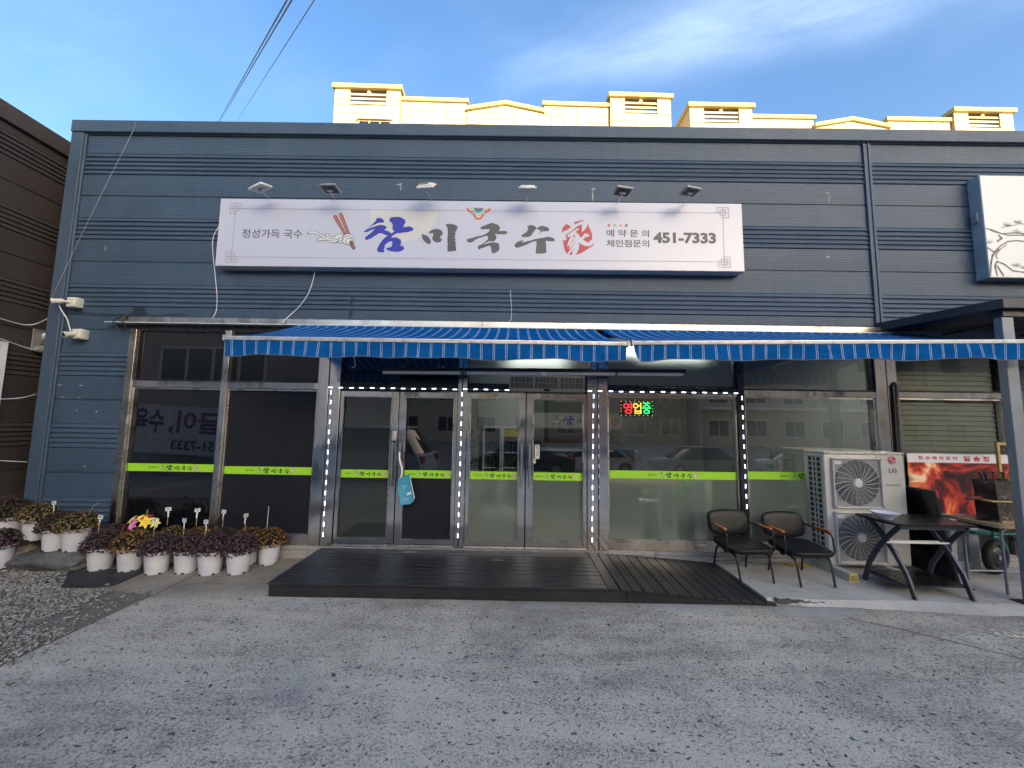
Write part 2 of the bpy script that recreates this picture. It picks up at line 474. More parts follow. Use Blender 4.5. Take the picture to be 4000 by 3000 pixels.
# concrete pad under the chairs, table and outdoor unit
def pad_mat():
    g = N('pad_concrete'); co = g.coord('Object')
    a = g.noise(co, 1.6, 7, .65, .5); b = g.noise(co, 30, 5, .7)
    tr = g.noise(g.coord('Object', (.6, 4, 1), rot=(0, 0, R(58))), 1.5, 6, .7)
    c = g.mix(g.rng(a, .35, .7), (.34, .32, .285), (.52, .51, .48))
    c = g.mix(g.rng(tr, .52, .7, 0, .55), c, (.25, .235, .21))
    c = g.mix(g.rng(b, .3, .75, 0, .35), c, (.33, .32, .30))
    c = g.mix(g.rng(g.noise(co, 7, 4), .68, .74, 0, .7), c, (.11, .10, .09))
    return g.out(g.bsdf(c, .85, 0, g.bump(g.math('ADD', b, a), .003, .5), .25))
pb = MB()
edge = []
x = 2.52
while x < 9.6:
    edge.append((x, -1.04+random.uniform(-.02, .02)-(.02*(x-2.5)))); x += random.uniform(.1, .22)
for (x0, y0), (x1, y1) in zip(edge[:-1], edge[1:]):
    w0, w1 = .05-.004*random.random(), .05
    f0 = -.05-.10*min(1, max(0, (x0-3.2)/1.)); f1 = -.05-.10*min(1, max(0, (x1-3.2)/1.))
    pb.add([(x0, y0+f0, .004), (x1, y1+f1, .004), (x1, y1, w1), (x0, y0, w1)], [(0, 1, 2, 3)])
    pb.add([(x0, y0, .05), (x1, y1, .05), (x1, -.02, .05), (x0, -.02, .05)], [(0, 1, 2, 3)])
pb.add([(2.52, -1.1, 0), (2.52, edge[0][1], .05), (2.52, -.02, .05), (2.52, -.02, 0)], [(0, 1, 2, 3)])
obj('concrete_pad', pb, pad_mat(), kind='structure')
# crumbled dark edge where the ramp meets the pad
ce = MB(); x = 2.59
while x < 3.55:
    L = random.uniform(.03, .08); k = (3.6-x)
    ce.prism([(x, -1.075-random.uniform(0, .02)), (x+L, -1.08-random.uniform(0, .015)), (x+L*.9, -1.045+random.uniform(0, .03)*k), (x+.01, -1.04+random.uniform(0, .03)*k)], .002, .012+.045*k*random.uniform(.6, 1), 'z'); x += L*.8
obj('broken_edge', ce, mat('crumbled_concrete', (.085, .078, .068), .95, 0, .4, 20, 1., 60), kind='structure')
# thin joint and crack lines standing as dark grooves in the lot
ck = MB()
for pts, w in (([(-3.49, -1.10), (-3.49, -.8), (-3.48, -.53)], .012), ([(3.1, -1.32), (3.55, -1.62), (3.9, -1.9), (4.1, -2.05)], .008), ([(-3.4, -.86), (-3.2, -.82), (-3.0, -.83)], .006)):
    for a, b in zip(pts[:-1], pts[1:]):
        d = Vector((b[0]-a[0], b[1]-a[1])).normalized(); n = Vector((-d.y, d.x))*w/2
        ck.add([(a[0]-n.x, a[1]-n.y, .004), (b[0]-n.x, b[1]-n.y, .004), (b[0]+n.x, b[1]+n.y, .004), (a[0]+n.x, a[1]+n.y, .004)], [(0, 1, 2, 3)])
obj('ground_crack', ck, mat('crack_dirt', (.055, .052, .048), .95), kind='structure')
# faded yellow-white bay marking at the right
mk = MB()
mk.add([(4.16, -1.60, .004), (6.5, -1.78, .004), (6.5, -1.62, .004), (4.05, -1.50, .004)], [(0, 1, 2, 3)])
def worn_paint():
    g = N('worn_paint'); co = g.coord('Object')
    n = g.rng(g.noise(co, 26, 6, .75), .45, .56)
    return g.out(g.bsdf(g.mix(n, (.21, .205, .19), (.66, .60, .42)), .8, 0, g.bump(g.noise(co, 90, 3), .003, .6)))
obj('bay_marking', mk, worn_paint(), kind='structure')

# raised soil bed and its slope at the left end of the building
sb = MB()
nx, ny = 26, 16
def bed_z(x, y):
    t = max(0., min(1., (y+.55)/1.0)); s = max(0., min(1., (-x-4.95)/.9))
    return .02 + s*(.07+.52*t**.8) + .02*math.sin(x*9)*math.cos(y*8)*s
for j in range(ny+1):
    for i in range(nx+1):
        x = -9.6+i*(4.72/nx); y = -.62+j*(2.4/ny); sb.v.append((x, y, bed_z(x, y)))
for j in range(ny):
    for i in range(nx):
        a = j*(nx+1)+i; sb.f.append([a, a+1, a+nx+2, a+nx+1]); sb.mi.append(0)
obj('soil_bed', sb, mat('dark_soil', (.055, .045, .036), .95, 0, .3, 9, .8, 60), kind='structure', smooth=True)

# pea gravel at the left: one dirt sheet with thousands of separate stones on it
gd = MB()
gd.add([(-9.6, -3.4, .004), (-3.56, -3.4, .004), (-3.5, -1.1, .004), (-9.6, -.6, .004)], [(0, 1, 2, 3)])
obj('gravel_bed', gd, mat('gravel_dirt', (.16, .145, .12), .95, 0, .25, 8, .6, 50), kind='structure')
def gravel():
    t = (1+5**.5)/2
    ico = np.array([(-1,t,0),(1,t,0),(-1,-t,0),(1,-t,0),(0,-1,t),(0,1,t),(0,-1,-t),(0,1,-t),(t,0,-1),(t,0,1),(-t,0,-1),(-t,0,1)], float); ico /= np.linalg.norm(ico[0])
    fc = np.array([(0,11,5),(0,5,1),(0,1,7),(0,7,10),(0,10,11),(1,5,9),(5,11,4),(11,10,2),(10,7,6),(7,1,8),(3,9,4),(3,4,2),(3,2,6),(3,6,8),(3,8,9),(4,9,5),(2,4,11),(6,2,10),(8,6,7),(9,8,1)])
    V, F, C = [], [], []
    k = 0
    while k < 15000:
        x = rng.uniform(-6.3, -3.42); y = rng.uniform(-2.95, -.6)
        if y > -1.03 and x > -5.35+.0*y and not (y < -.62+.0 and x < -4.9-(y+.62)*1.): continue
        if x > -3.52: 
            if rng.random() > .06: continue
        if x > -3.95 and y > -1.75 and rng.random() > .18: continue
        if x < -5.3-(y+2.95)*.35*0 and y < -2.2: continue
        s = rng.uniform(.006, .0150)*(1.35 if rng.random() < .08 else 1)
        sc = s*np.array([rng.uniform(.8, 1.45), rng.uniform(.7, 1.15), rng.uniform(.45, .8)])
        a = rng.uniform(0, 6.28); c_, s_ = math.cos(a), math.sin(a)
        p = ico*rng.uniform(.82, 1.12, (12, 1))*sc
        q = np.stack([p[:, 0]*c_-p[:, 1]*s_, p[:, 0]*s_+p[:, 1]*c_, p[:, 2]], 1) + (x, y, .004+sc[2]*.55+rng.uniform(0, .012))
        V.append(q); F.append(fc+12*k)
        b = rng.uniform(.12, .32); w = rng.uniform(.0, .05)
        C.append(np.tile([b+w*.6, b+w*.25, b-w*.7, 1.], (12, 1)))
        k += 1
    V = np.concatenate(V); F = np.concatenate(F); C = np.concatenate(C)
    me = bpy.data.meshes.new('gravel'); me.from_pydata(V.tolist(), [], F.tolist())
    at = me.color_attributes.new('Col', 'FLOAT_COLOR', 'POINT'); at.data.foreach_set('color', C.astype('f').ravel())
    me.polygons.foreach_set('use_smooth', [True]*len(me.polygons))
    me.materials.append(attr_mat('gravel_stone', .85, .2, 60))
    return me
link('gravel', gravel(), kind='stuff')

# ------------------------------------------------------------------ the shop building
shop = thing('shop_building', 'low navy metal-clad shop building with glazed shopfront and long white sign', 'building')
def rib_profile():
    p = [(0., .012), (.010, .012), (.012, .001), (.018, 0.)]
    t = .312
    p.append((t-.004, 0.))
    for i in range(5):
        # sawtooth bead: short face looking down, long face leaning back to the sky
        p += [(t, .006), (t+.003, .005), (t+.012, -.012), (t+.017, -.0135), (t+.023, -.012), (t+.055, .004), (t+.059, .006)]
        t += .063
    p += [(t+.002, 0.), (.934, 0.), (.938, .012)]
    return p
RP = rib_profile()
def panel(x0, x1, z0, top=None, m=m_navy, parent=shop, axis='x', name='siding_panel'):
    b = MB(); pr = RP if top is None else [q for q in RP if z0+q[0] <= top]
    for z, y in pr: b.v += [(x0, y, z0+z), (x1, y, z0+z)]
    for i in range(len(pr)-1): b.f.append([2*i, 2*i+1, 2*i+3, 2*i+2]); b.mi.append(0)
    return obj(name, b, m, parent, smooth=30)
rows = [.06, 1.0, 1.94, 2.88, 3.82, 4.76]
for i, z in enumerate(rows):
    if i < 3:
        panel(-6.05, -5.09, z)
        panel(6.52, 9.5, z)
    else:
        panel(-6.05, 4.785, z); panel(4.885, 9.5, z)
# trims
b = MB()
b.box(-6.22, -6.05, -.045, .2, 0, 5.668); b.box(-6.05, -6.02, -.03, 0, .1, 5.668)
obj('corner_trim', b, m_navy_trim, shop, bev=.006)
b = MB(); b.box(-6.223, 9.6, -.06, 3., 5.67, 5.845); b.box(-6.05, 9.6, -.03, 0, 5.655, 5.67)
obj('roof_cap', b, m_navy_trim, shop, bev=.008)
b = MB(); b.box(4.785, 4.812, -.028, .02, 3.0, 5.655); b.box(4.812, 4.85, -.016, .02, 3.0, 5.655); b.box(4.85, 4.887, -.028, .02, 3.0, 5.655)
obj('joint_trim', b, m_navy_trim, shop, bev=.004)
b = MB()
b.box(-6.2, -6.1, .1, 5.3, 0, 5.66); b.box(-6.2, 9.5, 5.2, 5.3, 0, 5.66); b.box(9.4, 9.5, .1, 5.2, 0, 5.66)
b.box(-6.2, 9.5, .1, 5.3, 5.60, 5.66); b.box(-5.09, 9.5, .03, .10, 2.90, 5.6); b.box(-6.1, -5.09, .03, .1, 0, 5.6)
obj('inner_wall', b, m_concrete_wall, shop)
# old mount scars, stains and chipped paint on the cladding
m_scar = mat('scar_grey', (.30, .30, .29), .8, 0, .3, 60); m_stain = mat('rust_stain', (.018, .017, .018), .7, 0, .3, 40); m_chip = mat('bare_chip', (.62, .62, .58), .7)
def mark(name, x, z, w, h, m, y=-.0025, rz=0.):
    b = MB(); k = 9; b.poly([(x+w*(.8+.35*math.sin(i*2.3+x*9))*math.cos(2*math.pi*i/k), z+h*(.8+.35*math.cos(i*1.7+z*7))*math.sin(2*math.pi*i/k)) for i in range(k)], y)
    obj(name, b, m, shop)
for x, z, w, h in ((-1.62, 4.98, .05, .02), (-1.60, 4.93, .012, .05), (1.06, 4.95, .04, .022), (1.05, 4.86, .014, .10), (4.27, 4.93, .035, .02), (4.29, 4.86, .012, .09), (4.22, 4.02, .03, .015), (-5.60, 4.00, .012, .04)): mark('mount_scar', x, z, w, h, m_scar)
for x, z, w, h in ((-2.20, 3.30, .018, .09), (-2.165, 3.31, .014, .085), (-2.19, 3.14, .03, .08)): mark('rust_stain', x, z, w, h, m_stain, -.016)
for x, z, w, h in ((-5.72, 1.80, .010, .012), (-5.46, 1.79, .011, .012), (-5.99, 1.46, .012, .012), (-5.53, 1.08, .012, .010), (-5.98, 2.13, .06, .004), (-5.70, 2.13, .04, .004), (-5.92, 1.97, .035, .004), (-5.70, 1.97, .018, .004)): mark('paint_chip', x, z, w, h, m_chip)
# stainless flashing above the shopfront
b = MB()
b.box(-5.17, 4.86, -.10, -.02, 2.966, 3.034)
b.add([(-5.17, -.02, 3.062), (4.86, -.02, 3.062), (4.86, -.10, 3.0345), (-5.17, -.10, 3.0345)], [(0, 3, 2, 1)])
obj('flashing', b, m_steel_dull, shop)
for x in (-4.5, -.43, 2.9):
    b = MB(); b.box(x, x+.008, -.1015, -.099, 2.967, 3.033)
    obj('flashing_seam', b, m_darkframe, shop)
b = MB(); b.box(-5.36, 4.9, -.125, -.005, 2.952, 2.964)
obj('drip_edge', b, mat('pale_metal_edge', (.62, .63, .62), .4, .3, .05, 5), shop)
b = MB(); b.box(-5.06, 4.9, -.02, .1, 2.885, 2.962)
obj('soffit_band', b, m_darkframe, shop)
# granite plinth
for x0, x1 in ((-5.09, -4.3), (-4.296, -3.5), (-3.496, -2.56), (-2.556, -1.5), (-1.496, -.4), (-.396, .7), (.704, 1.8), (1.804, 2.9), (2.904, 4.0), (4.004, 5.0), (5.004, 6.5)):
    bt = MB(); bt.box(x0, x1, -.055, .1, -.05, .098)
    obj('plinth_stone', bt, m_granite, shop, bev=.004)
    bt = MB(); bt.box(x0, x1, -.035, .1, .1, .152 if -2.56 < x0 < 1.3 else .15)
    obj('sill_stone', bt, m_granite, shop, bev=.004)

# polished columns and posts
def column(x0, x1, z0, z1, seam=None, m=m_steel, y0=-.05, y1=.10, name='column'):
    b = MB()
    if seam:
        b.box(x0, seam-.006, y0, y1, z0, z1); b.box(seam+.006, x1, y0, y1, z0, z1)
        b.m = 1; b.box(seam-.006, seam+.006, y0+.012, y1-.01, z0, z1)
    else: b.box(x0, x1, y0, y1, z0, z1)
    return obj(name, b, [m, m_black], shop, bev=.003)
column(-5.09, -5.0, .152, 2.885, m=m_steel_dull)
column(-3.822, -3.745, .152, 2.885, m=m_steel_dull)
column(-2.555, -2.262, .152, 2.885, seam=-2.41)
column(-.722, -.604, .152, 2.885, seam=-.668)
column(.955, 1.217, .152, 2.885, seam=1.094)
column(2.902, 2.988, .152, 2.885, m=m_darkframe)
column(4.70, 4.972, .152, 2.885, seam=4.843)
column(6.345, 6.52, .152, 2.885, m=m_darkframe)
# transoms (butted between the columns)
def bar(x0, x1, z0, z1, m, name='transom', y0=-.035, y1=.06):
    b = MB(); b.box(x0, x1, y0, y1, z0, z1); return obj(name, b, m, shop, bev=.003)
bar(-4.998, -3.824, 2.118, 2.205, m_steel); bar(-3.743, -2.557, 2.118, 2.205, m_steel)
bar(-2.26, -.724, 2.118, 2.212, m_darkframe); bar(-.602, .953, 2.118, 2.212, m_darkframe)
bar(1.219, 2.90, 2.14, 2.215, m_darkframe); bar(1.219, 2.90, 2.098, 2.137, m_steel)
bar(2.99, 4.698, 2.118, 2.195, m_steel); bar(4.974, 6.343, 2.128, 2.202, m_steel)

# green decal strip with the shop's name, shared by every window and door
ART = {
    'cham': [[(-1381,197),(-1363,206),(-1337,211),(-1311,207),(-1292,191),(-1277,176),(-1269,162),(-1272,155),(-1294,145),(-1319,142),(-1341,141),(-1360,136),(-1378,125),(-1396,117),(-1412,113),(-1435,95),(-1457,82),(-1474,66),(-1494,49),(-1445,72),(-1405,88),(-1362,104),(-1333,112),(-1314,115),(-1299,111),(-1273,108),(-1251,99),(-1234,86),(-1233,76),(-1246,62),(-1258,56),(-1261,39),(-1237,36),(-1211,28),(-1188,13),(-1171,-3),(-1149,12),(-1131,26),(-1149,43),(-1159,62),(-1160,81),(-1155,108),(-1162,127),(-1172,150),(-1187,150),(-1198,163),(-1205,192),(-1193,212),(-1172,223),(-1138,225),(-1105,228),(-1072,226),(-1038,216),(-1019,202),(-997,191),(-990,164),(-987,145),(-1005,122),(-1009,102),(-1014,84),(-985,89),(-956,93),(-943,99),(-919,93),(-892,80),(-877,61),(-884,43),(-909,31),(-942,20),(-982,14),(-1029,8),(-1077,-6),(-1062,6),(-1092,1),(-1121,-13),(-1149,-32),(-1165,-50),(-1163,-61),(-1144,-61),(-1133,-57),(-1100,-58),(-1070,-71),(-1047,-88),(-1034,-109),(-1034,-132),(-1042,-163),(-1047,-174),(-1009,-172),(-1006,-189),(-991,-196),(-991,-211),(-1001,-223),(-1023,-240),(-1055,-252),(-1084,-256),(-1136,-251),(-1180,-244),(-1214,-230),(-1235,-211),(-1208,-199),(-1168,-191),(-1157,-179),(-1155,-153),(-1149,-124),(-1164,-111),(-1193,-117),(-1211,-131),(-1232,-148),(-1248,-162),(-1247,-177),(-1250,-196),(-1258,-211),(-1260,-223),(-1254,-234),(-1250,-255),(-1261,-265),(-1275,-259),(-1289,-265),(-1311,-265),(-1337,-257),(-1347,-234),(-1347,-208),(-1336,-192),(-1327,-166),(-1310,-135),(-1289,-105),(-1265,-74),(-1240,-49),(-1214,-27),(-1234,-30),(-1260,-20),(-1286,-7),(-1313,-1),(-1338,-5),(-1367,-25),(-1399,-46),(-1431,-71),(-1463,-85),(-1488,-94),(-1507,-95),(-1516,-75),(-1505,-51),(-1477,-30),(-1449,-5),(-1417,27),(-1391,58),(-1415,52),(-1451,34),(-1486,16),(-1516,10),(-1528,6),(-1534,13),(-1529,25),(-1492,54),(-1454,93),(-1415,136),(-1382,169)]],
    'mi': [[(-755,-5),(-721,-19),(-683,-39),(-657,-73),(-643,-110),(-643,-124),(-652,-144),(-678,-141),(-708,-125),(-735,-101),(-754,-71),(-767,-30),(-767,-17)],[(-681,15),(-648,43),(-613,60),(-574,67),(-541,60),(-518,56),(-498,37),(-487,7),(-493,-14),(-515,-33),(-524,-55),(-494,-77),(-506,-99),(-525,-116),(-548,-119),(-574,-118),(-601,-106),(-619,-86),(-627,-66),(-617,-28),(-611,6),(-654,4)],[(-460,120),(-436,138),(-390,139),(-347,131),(-314,118),(-295,98),(-295,77),(-309,60),(-311,36),(-337,22),(-317,16),(-312,2),(-333,-12),(-316,-35),(-338,-46),(-311,-79),(-334,-90),(-316,-100),(-314,-147),(-307,-215),(-307,-239),(-320,-232),(-362,-239),(-381,-245),(-420,-243),(-422,-176),(-417,-142),(-424,-135),(-425,-47),(-422,14),(-426,55),(-433,96),(-448,110)]],
    'guk': [[(5,87),(18,102),(42,113),(69,123),(97,137),(128,149),(156,157),(177,157),(201,143),(229,136),(250,122),(266,97),(267,79),(255,50),(255,42),(276,45),(304,51),(338,49),(363,37),(367,19),(349,6),(315,-1),(277,5),(242,-1),(228,-7),(238,8),(214,7),(197,7),(207,-5),(220,-23),(221,-52),(212,-74),(192,-96),(143,-95),(112,-103),(71,-122),(41,-144),(65,-137),(99,-127),(134,-117),(168,-108),(203,-111),(237,-119),(258,-133),(265,-195),(258,-222),(240,-235),(223,-246),(206,-259),(185,-262),(168,-257),(158,-232),(152,-174),(134,-160),(114,-162),(83,-174),(49,-187),(14,-198),(13,-207),(-3,-211),(-17,-202),(-22,-180),(-16,-159),(10,-148),(37,-135),(57,-115),(91,-93),(72,-96),(102,-78),(115,-60),(108,-38),(97,-22),(83,-22),(42,-37),(-6,-52),(-30,-62),(-54,-76),(-68,-84),(-76,-97),(-99,-111),(-116,-117),(-135,-120),(-154,-108),(-169,-96),(-169,-74),(-148,-65),(-110,-56),(-83,-50),(-55,-37),(-7,-25),(27,-19),(55,-8),(82,7),(110,27),(127,45),(133,71),(46,68),(25,68),(11,76)]],
    'su': [[(618,116),(643,122),(656,131),(685,133),(711,126),(734,113),(747,98),(752,89),(767,96),(790,119),(819,125),(848,120),(881,111),(907,96),(919,73),(914,54),(875,49),(839,49),(810,41),(800,25),(778,9),(761,-1),(784,20),(800,44),(800,64),(777,67),(761,77),(751,84),(731,67),(722,46),(702,31),(699,15),(683,-9),(660,-25),(621,-34),(563,-34),(551,-15),(556,-4),(585,14),(614,34),(633,62),(638,86),(631,110)],[(584,-68),(567,-89),(554,-106),(606,-98),(671,-79),(736,-59),(801,-46),(866,-35),(895,-25),(931,-30),(973,-43),(991,-63),(990,-77),(980,-89),(915,-87),(873,-81),(873,-101),(880,-169),(880,-247),(846,-254),(816,-258),(744,-259),(740,-238),(748,-178),(751,-89),(707,-93),(665,-114),(616,-139),(564,-160),(513,-180),(487,-182),(465,-167),(462,-147),(473,-123),(502,-99),(541,-83)]],
    'seal': [[(1229,177),(1278,189),(1330,205),(1368,211),(1387,209),(1347,192),(1299,170),(1255,145),(1254,174)],[(1151,152),(1174,138),(1191,126),(1200,117),(1214,121),(1191,100),(1163,78),(1139,60),(1111,59),(1096,41),(1087,23),(1084,30),(1087,73),(1099,106),(1122,134)],[(1358,154),(1313,134),(1271,110),(1233,75),(1188,39),(1150,13),(1136,-6),(1136,-27),(1143,-43),(1150,-49),(1143,-65),(1126,-75),(1108,-73),(1096,-62),(1105,-114),(1114,-168),(1126,-218),(1147,-246),(1164,-261),(1167,-235),(1195,-203),(1229,-148),(1267,-99),(1264,-94),(1253,-109),(1222,-149),(1181,-196),(1179,-192),(1184,-153),(1209,-109),(1245,-65),(1226,-62),(1212,-98),(1188,-135),(1164,-153),(1155,-153),(1167,-103),(1188,-48),(1205,-10),(1188,-23),(1170,-30),(1157,-23),(1157,-9),(1181,17),(1222,50),(1260,76),(1288,94),(1316,90),(1306,75),(1278,54),(1264,40),(1295,29),(1312,-1),(1340,-38),(1347,-29),(1368,4),(1396,28),(1423,21),(1453,3),(1447,-13),(1423,-22),(1399,-25),(1362,-56),(1388,-77),(1440,-102),(1454,-78),(1466,-60),(1482,-67),(1485,-9),(1479,34),(1451,99),(1431,155),(1427,157),(1420,124),(1399,91),(1382,73),(1354,40),(1351,47),(1347,80),(1351,123)],[(1222,-274),(1174,-264),(1198,-242),(1229,-206),(1255,-164),(1240,-199),(1222,-227)],[(1243,19),(1264,-34),(1234,-22)],[(1309,-98),(1336,-119),(1374,-140),(1416,-150),(1457,-150),(1485,-124),(1492,-113),(1502,-121),(1502,-131),(1478,-153),(1423,-190),(1374,-223),(1329,-249),(1260,-270),(1284,-241),(1305,-195),(1314,-148),(1312,-112)]],
    'stick_dark': [[(-1956,217),(-1948,237),(-1930,246),(-1910,241),(-1899,225),(-1762,-21),(-1796,-32)],[(-1881,247),(-1875,267),(-1854,276),(-1835,268),(-1825,250),(-1716,-13),(-1755,-21)],[(-1721,-132),(-1706,-103),(-1677,-110),(-1632,-211),(-1637,-222),(-1657,-233),(-1671,-231),(-1714,-165)]],
    'stick_red': [[(-1945,215),(-1939,230),(-1929,235),(-1916,230),(-1909,219),(-1775,-21),(-1790,-28)],[(-1870,245),(-1866,260),(-1854,266),(-1841,259),(-1835,248),(-1728,-11),(-1747,-17)],[(-1713,-129),(-1706,-127),(-1656,-219),(-1662,-226)],[(-1695,-112),(-1683,-110),(-1639,-210),(-1647,-215)]],
    'noodle': [[(-2286,-25),(-2251,21),(-2218,21),(-2175,13),(-2132,-5),(-2082,-31),(-2028,-64),(-2041,-13),(-2005,-13),(-2002,-31),(-1987,-55),(-1955,-65),(-1920,-57),(-1887,-35),(-1856,-20),(-1825,-17),(-1797,-25),(-1801,-68),(-1811,-141),(-1860,-132),(-1895,-138),(-1936,-143),(-1979,-130),(-2014,-113),(-2064,-103),(-2105,-111),(-2135,-126),(-2148,-94),(-2121,-79),(-2076,-72),(-2123,-39),(-2173,-18),(-2219,-13)],[(-1659,-93),(-1663,-119),(-1675,-142),(-1695,-159),(-1720,-169),(-1747,-169),(-1773,-160),(-1794,-143),(-1809,-120),(-1816,-94),(-1812,-67),(-1800,-44),(-1780,-26),(-1755,-16),(-1728,-16),(-1702,-25),(-1680,-42),(-1665,-66)]],
    'noodle_line': [[(-2286,-25),(-2251,19),(-2217,19),(-2175,12),(-2132,-6),(-2082,-32),(-2024,-65)],[(-2286,-25),(-2219,-13),(-2173,-18),(-2123,-39),(-2076,-69),(-2036,-95),(-1994,-107),(-1948,-110),(-1904,-100),(-1863,-80),(-1830,-56),(-1800,-39)],[(-2024,-65),(-2041,-14),(-2006,-15),(-2000,-33),(-1985,-55),(-1955,-65),(-1920,-57),(-1887,-35),(-1856,-21),(-1825,-20),(-1797,-25)],[(-2028,-62),(-2003,-78),(-1967,-87),(-1940,-85),(-1912,-78)],[(-2076,-75),(-2121,-81),(-2148,-94),(-2135,-124),(-2105,-111),(-2064,-103),(-2014,-114),(-1978,-131),(-1936,-142),(-1895,-133),(-1869,-109),(-1856,-80)],[(-1936,-142),(-1878,-134),(-1815,-139)],[(-1892,-124),(-1854,-116),(-1817,-101)],[(-1659,-93),(-1663,-119),(-1675,-142),(-1695,-159),(-1720,-169),(-1747,-169),(-1773,-160),(-1794,-143),(-1809,-120),(-1816,-94),(-1812,-67),(-1800,-44),(-1780,-26),(-1755,-16),(-1728,-16),(-1702,-25),(-1680,-42),(-1665,-66),(-1659,-93)],[(-1807,-87),(-1788,-65),(-1761,-53),(-1726,-53),(-1697,-71),(-1676,-103)],[(-1689,-85),(-1724,-80),(-1758,-89),(-1771,-115),(-1759,-144),(-1727,-156)]],
    'ornament': [('teal',[(-136,285),(-95,293),(-94,244)]),('teal',[(90,284),(51,293),(52,246)]),('red',[(-59,361),(-60,348),(-63,336),(-69,325),(-76,315),(-85,307),(-96,301),(-107,297),(-119,295),(-132,296),(-143,300),(-154,306),(-164,314),(-172,324),(-178,335),(-182,347),(-183,360)]),('red',[(139,361),(138,348),(135,336),(129,325),(122,315),(112,307),(102,300),(90,297),(78,295),(66,296),(54,300),(44,306),(34,314),(26,323),(20,334),(16,347),(15,359)]),('red',[(45,270),(40,242),(26,219),(5,204),(-21,198),(-47,203),(-69,218),(-84,241),(-90,268),(-86,295),(-72,318),(-50,334),(-24,339),(2,334),(24,319),(39,296),(45,270)]),('white',[(-90,361),(-90,354),(-92,347),(-95,341),(-99,336),(-104,332),(-109,328),(-116,326),(-122,325),(-129,326),(-135,328),(-141,331),(-146,335),(-150,341),(-153,347),(-155,353),(-156,360)]),('white',[(110,362),(110,356),(108,351),(106,346),(103,342),(99,339),(95,336),(90,335),(85,334),(80,334),(75,336),(70,338),(66,342),(63,346),(60,350),(59,356),(58,361)]),('white',[(15,265),(13,250),(5,237),(-7,228),(-22,225),(-36,228),(-49,236),(-57,249),(-61,264),(-58,279),(-50,292),(-38,301),(-24,304),(-9,302),(3,293),(12,280),(15,265)]),('white',[(65,363),(63,345),(59,328),(51,313),(41,299),(28,287),(14,279),(-2,274),(-19,272),(-36,273),(-52,278),(-67,286),(-80,297),(-91,311),(-100,326),(-105,343),(-107,361)]),('white',[(26,324),(25,314),(23,305),(19,296),(13,288),(6,282),(-2,277),(-11,275),(-20,273),(-29,274),(-38,277),(-46,281),(-54,288),(-60,295),(-64,303),(-67,313),(-68,322)]),('yellow',[(-104,361),(-104,356),(-105,352),(-107,348),(-109,345),(-113,342),(-116,340),(-120,338),(-124,338),(-128,338),(-132,340),(-136,342),(-139,344),(-142,348),(-144,351),(-146,356),(-146,360)]),('yellow',[(101,361),(101,358),(100,354),(98,351),(96,348),(93,345),(90,343),(86,342),(83,342),(79,342),(76,343),(72,345),(70,347),(67,350),(65,353),(64,357),(64,361)]),('yellow',[(5,266),(5,260),(3,255),(1,250),(-3,245),(-7,242),(-11,239),(-17,237),(-22,237),(-27,237),(-33,239),(-37,241),(-42,245),(-45,249),(-48,254),(-50,260),(-50,265)]),('teal',[(56,363),(55,347),(51,331),(44,317),(35,305),(23,295),(10,287),(-4,282),(-19,280),(-35,282),(-49,286),(-63,293),(-75,303),(-85,316),(-92,330),(-97,345),(-99,361)]),('teal',[(18,323),(18,315),(16,307),(12,300),(8,294),(2,289),(-5,285),(-13,282),(-20,281),(-28,282),(-36,284),(-43,288),(-49,293),(-54,299),(-58,306),(-60,314),(-61,322)]),('deep',[(34,362),(33,351),(30,339),(25,329),(18,320),(10,312),(0,306),(-11,303),(-22,302),(-33,303),(-44,306),(-54,311),(-63,319),(-70,328),(-75,338),(-79,349),(-80,361)]),('deep',[(7,335),(7,329),(5,323),(3,318),(-1,313),(-5,309),(-10,306),(-16,304),(-22,303),(-28,304),(-33,306),(-38,308),(-43,312),(-47,317),(-49,322),(-51,328),(-52,334)]),('red',[(-1,362),(-1,358),(-2,354),(-4,350),(-7,347),(-10,344),(-13,342),(-17,341),(-21,340),(-25,341),(-29,342),(-32,344),(-35,346),(-38,350),(-40,353),(-41,357),(-42,361)])],
    'moon': [(-1460,324),(-1440,111),(-1341,-22),(-1190,-97),(-1024,-130),(-860,-94),(-698,-6),(-592,140),(-561,314)],
}

def mm(poly, s=1., cx=0., cz=0.): return [((p[0]/1000-cx)*s, (p[1]/1000-cz)*s) for p in poly]
m_ink_navy = mat('ink_navy', (.006, .009, .045), .5, 0, .05)
def logo_meshes(s, cx, cz, y, dark, first=None):
    "the shop's mark as flat print: list of (name, mesh); s scale about (cx, cz) in sign metres"
    out = []
    def pack(name, polys, m, yy):
        b = MB()
        for p in polys: b.poly(mm(p, s, cx, cz), yy)
        out.append((name, b.mesh(name, m)))
    pack('lettering', ART['cham'], first or m_ink_blue, y)
    for k in ('mi', 'guk', 'su'): pack('lettering', ART[k], dark, y)
    pack('seal_mark', ART['seal'], m_ink_red, y)
    pack('noodle_print', ART['noodle'], m_pale, y)
    b = MB()
    for i, p in enumerate(ART['noodle_line']): b.line(mm(p, s, cx, cz), .0065*s, y-.0012-.0001*i)
    out.append(('noodle_outline', b.mesh('noodle_outline', m_ink)))
    b = MB()
    for p in ART['stick_dark']: b.poly(mm(p, s, cx, cz), y-.0005)
    b.m = 1
    for p in ART['stick_red']: b.poly(mm(p, s, cx, cz), y-.0010)
    out.append(('chopstick_print', b.mesh('chopstick_print', [m_ink, m_wood_red])))
    return out
strip_logo = {}
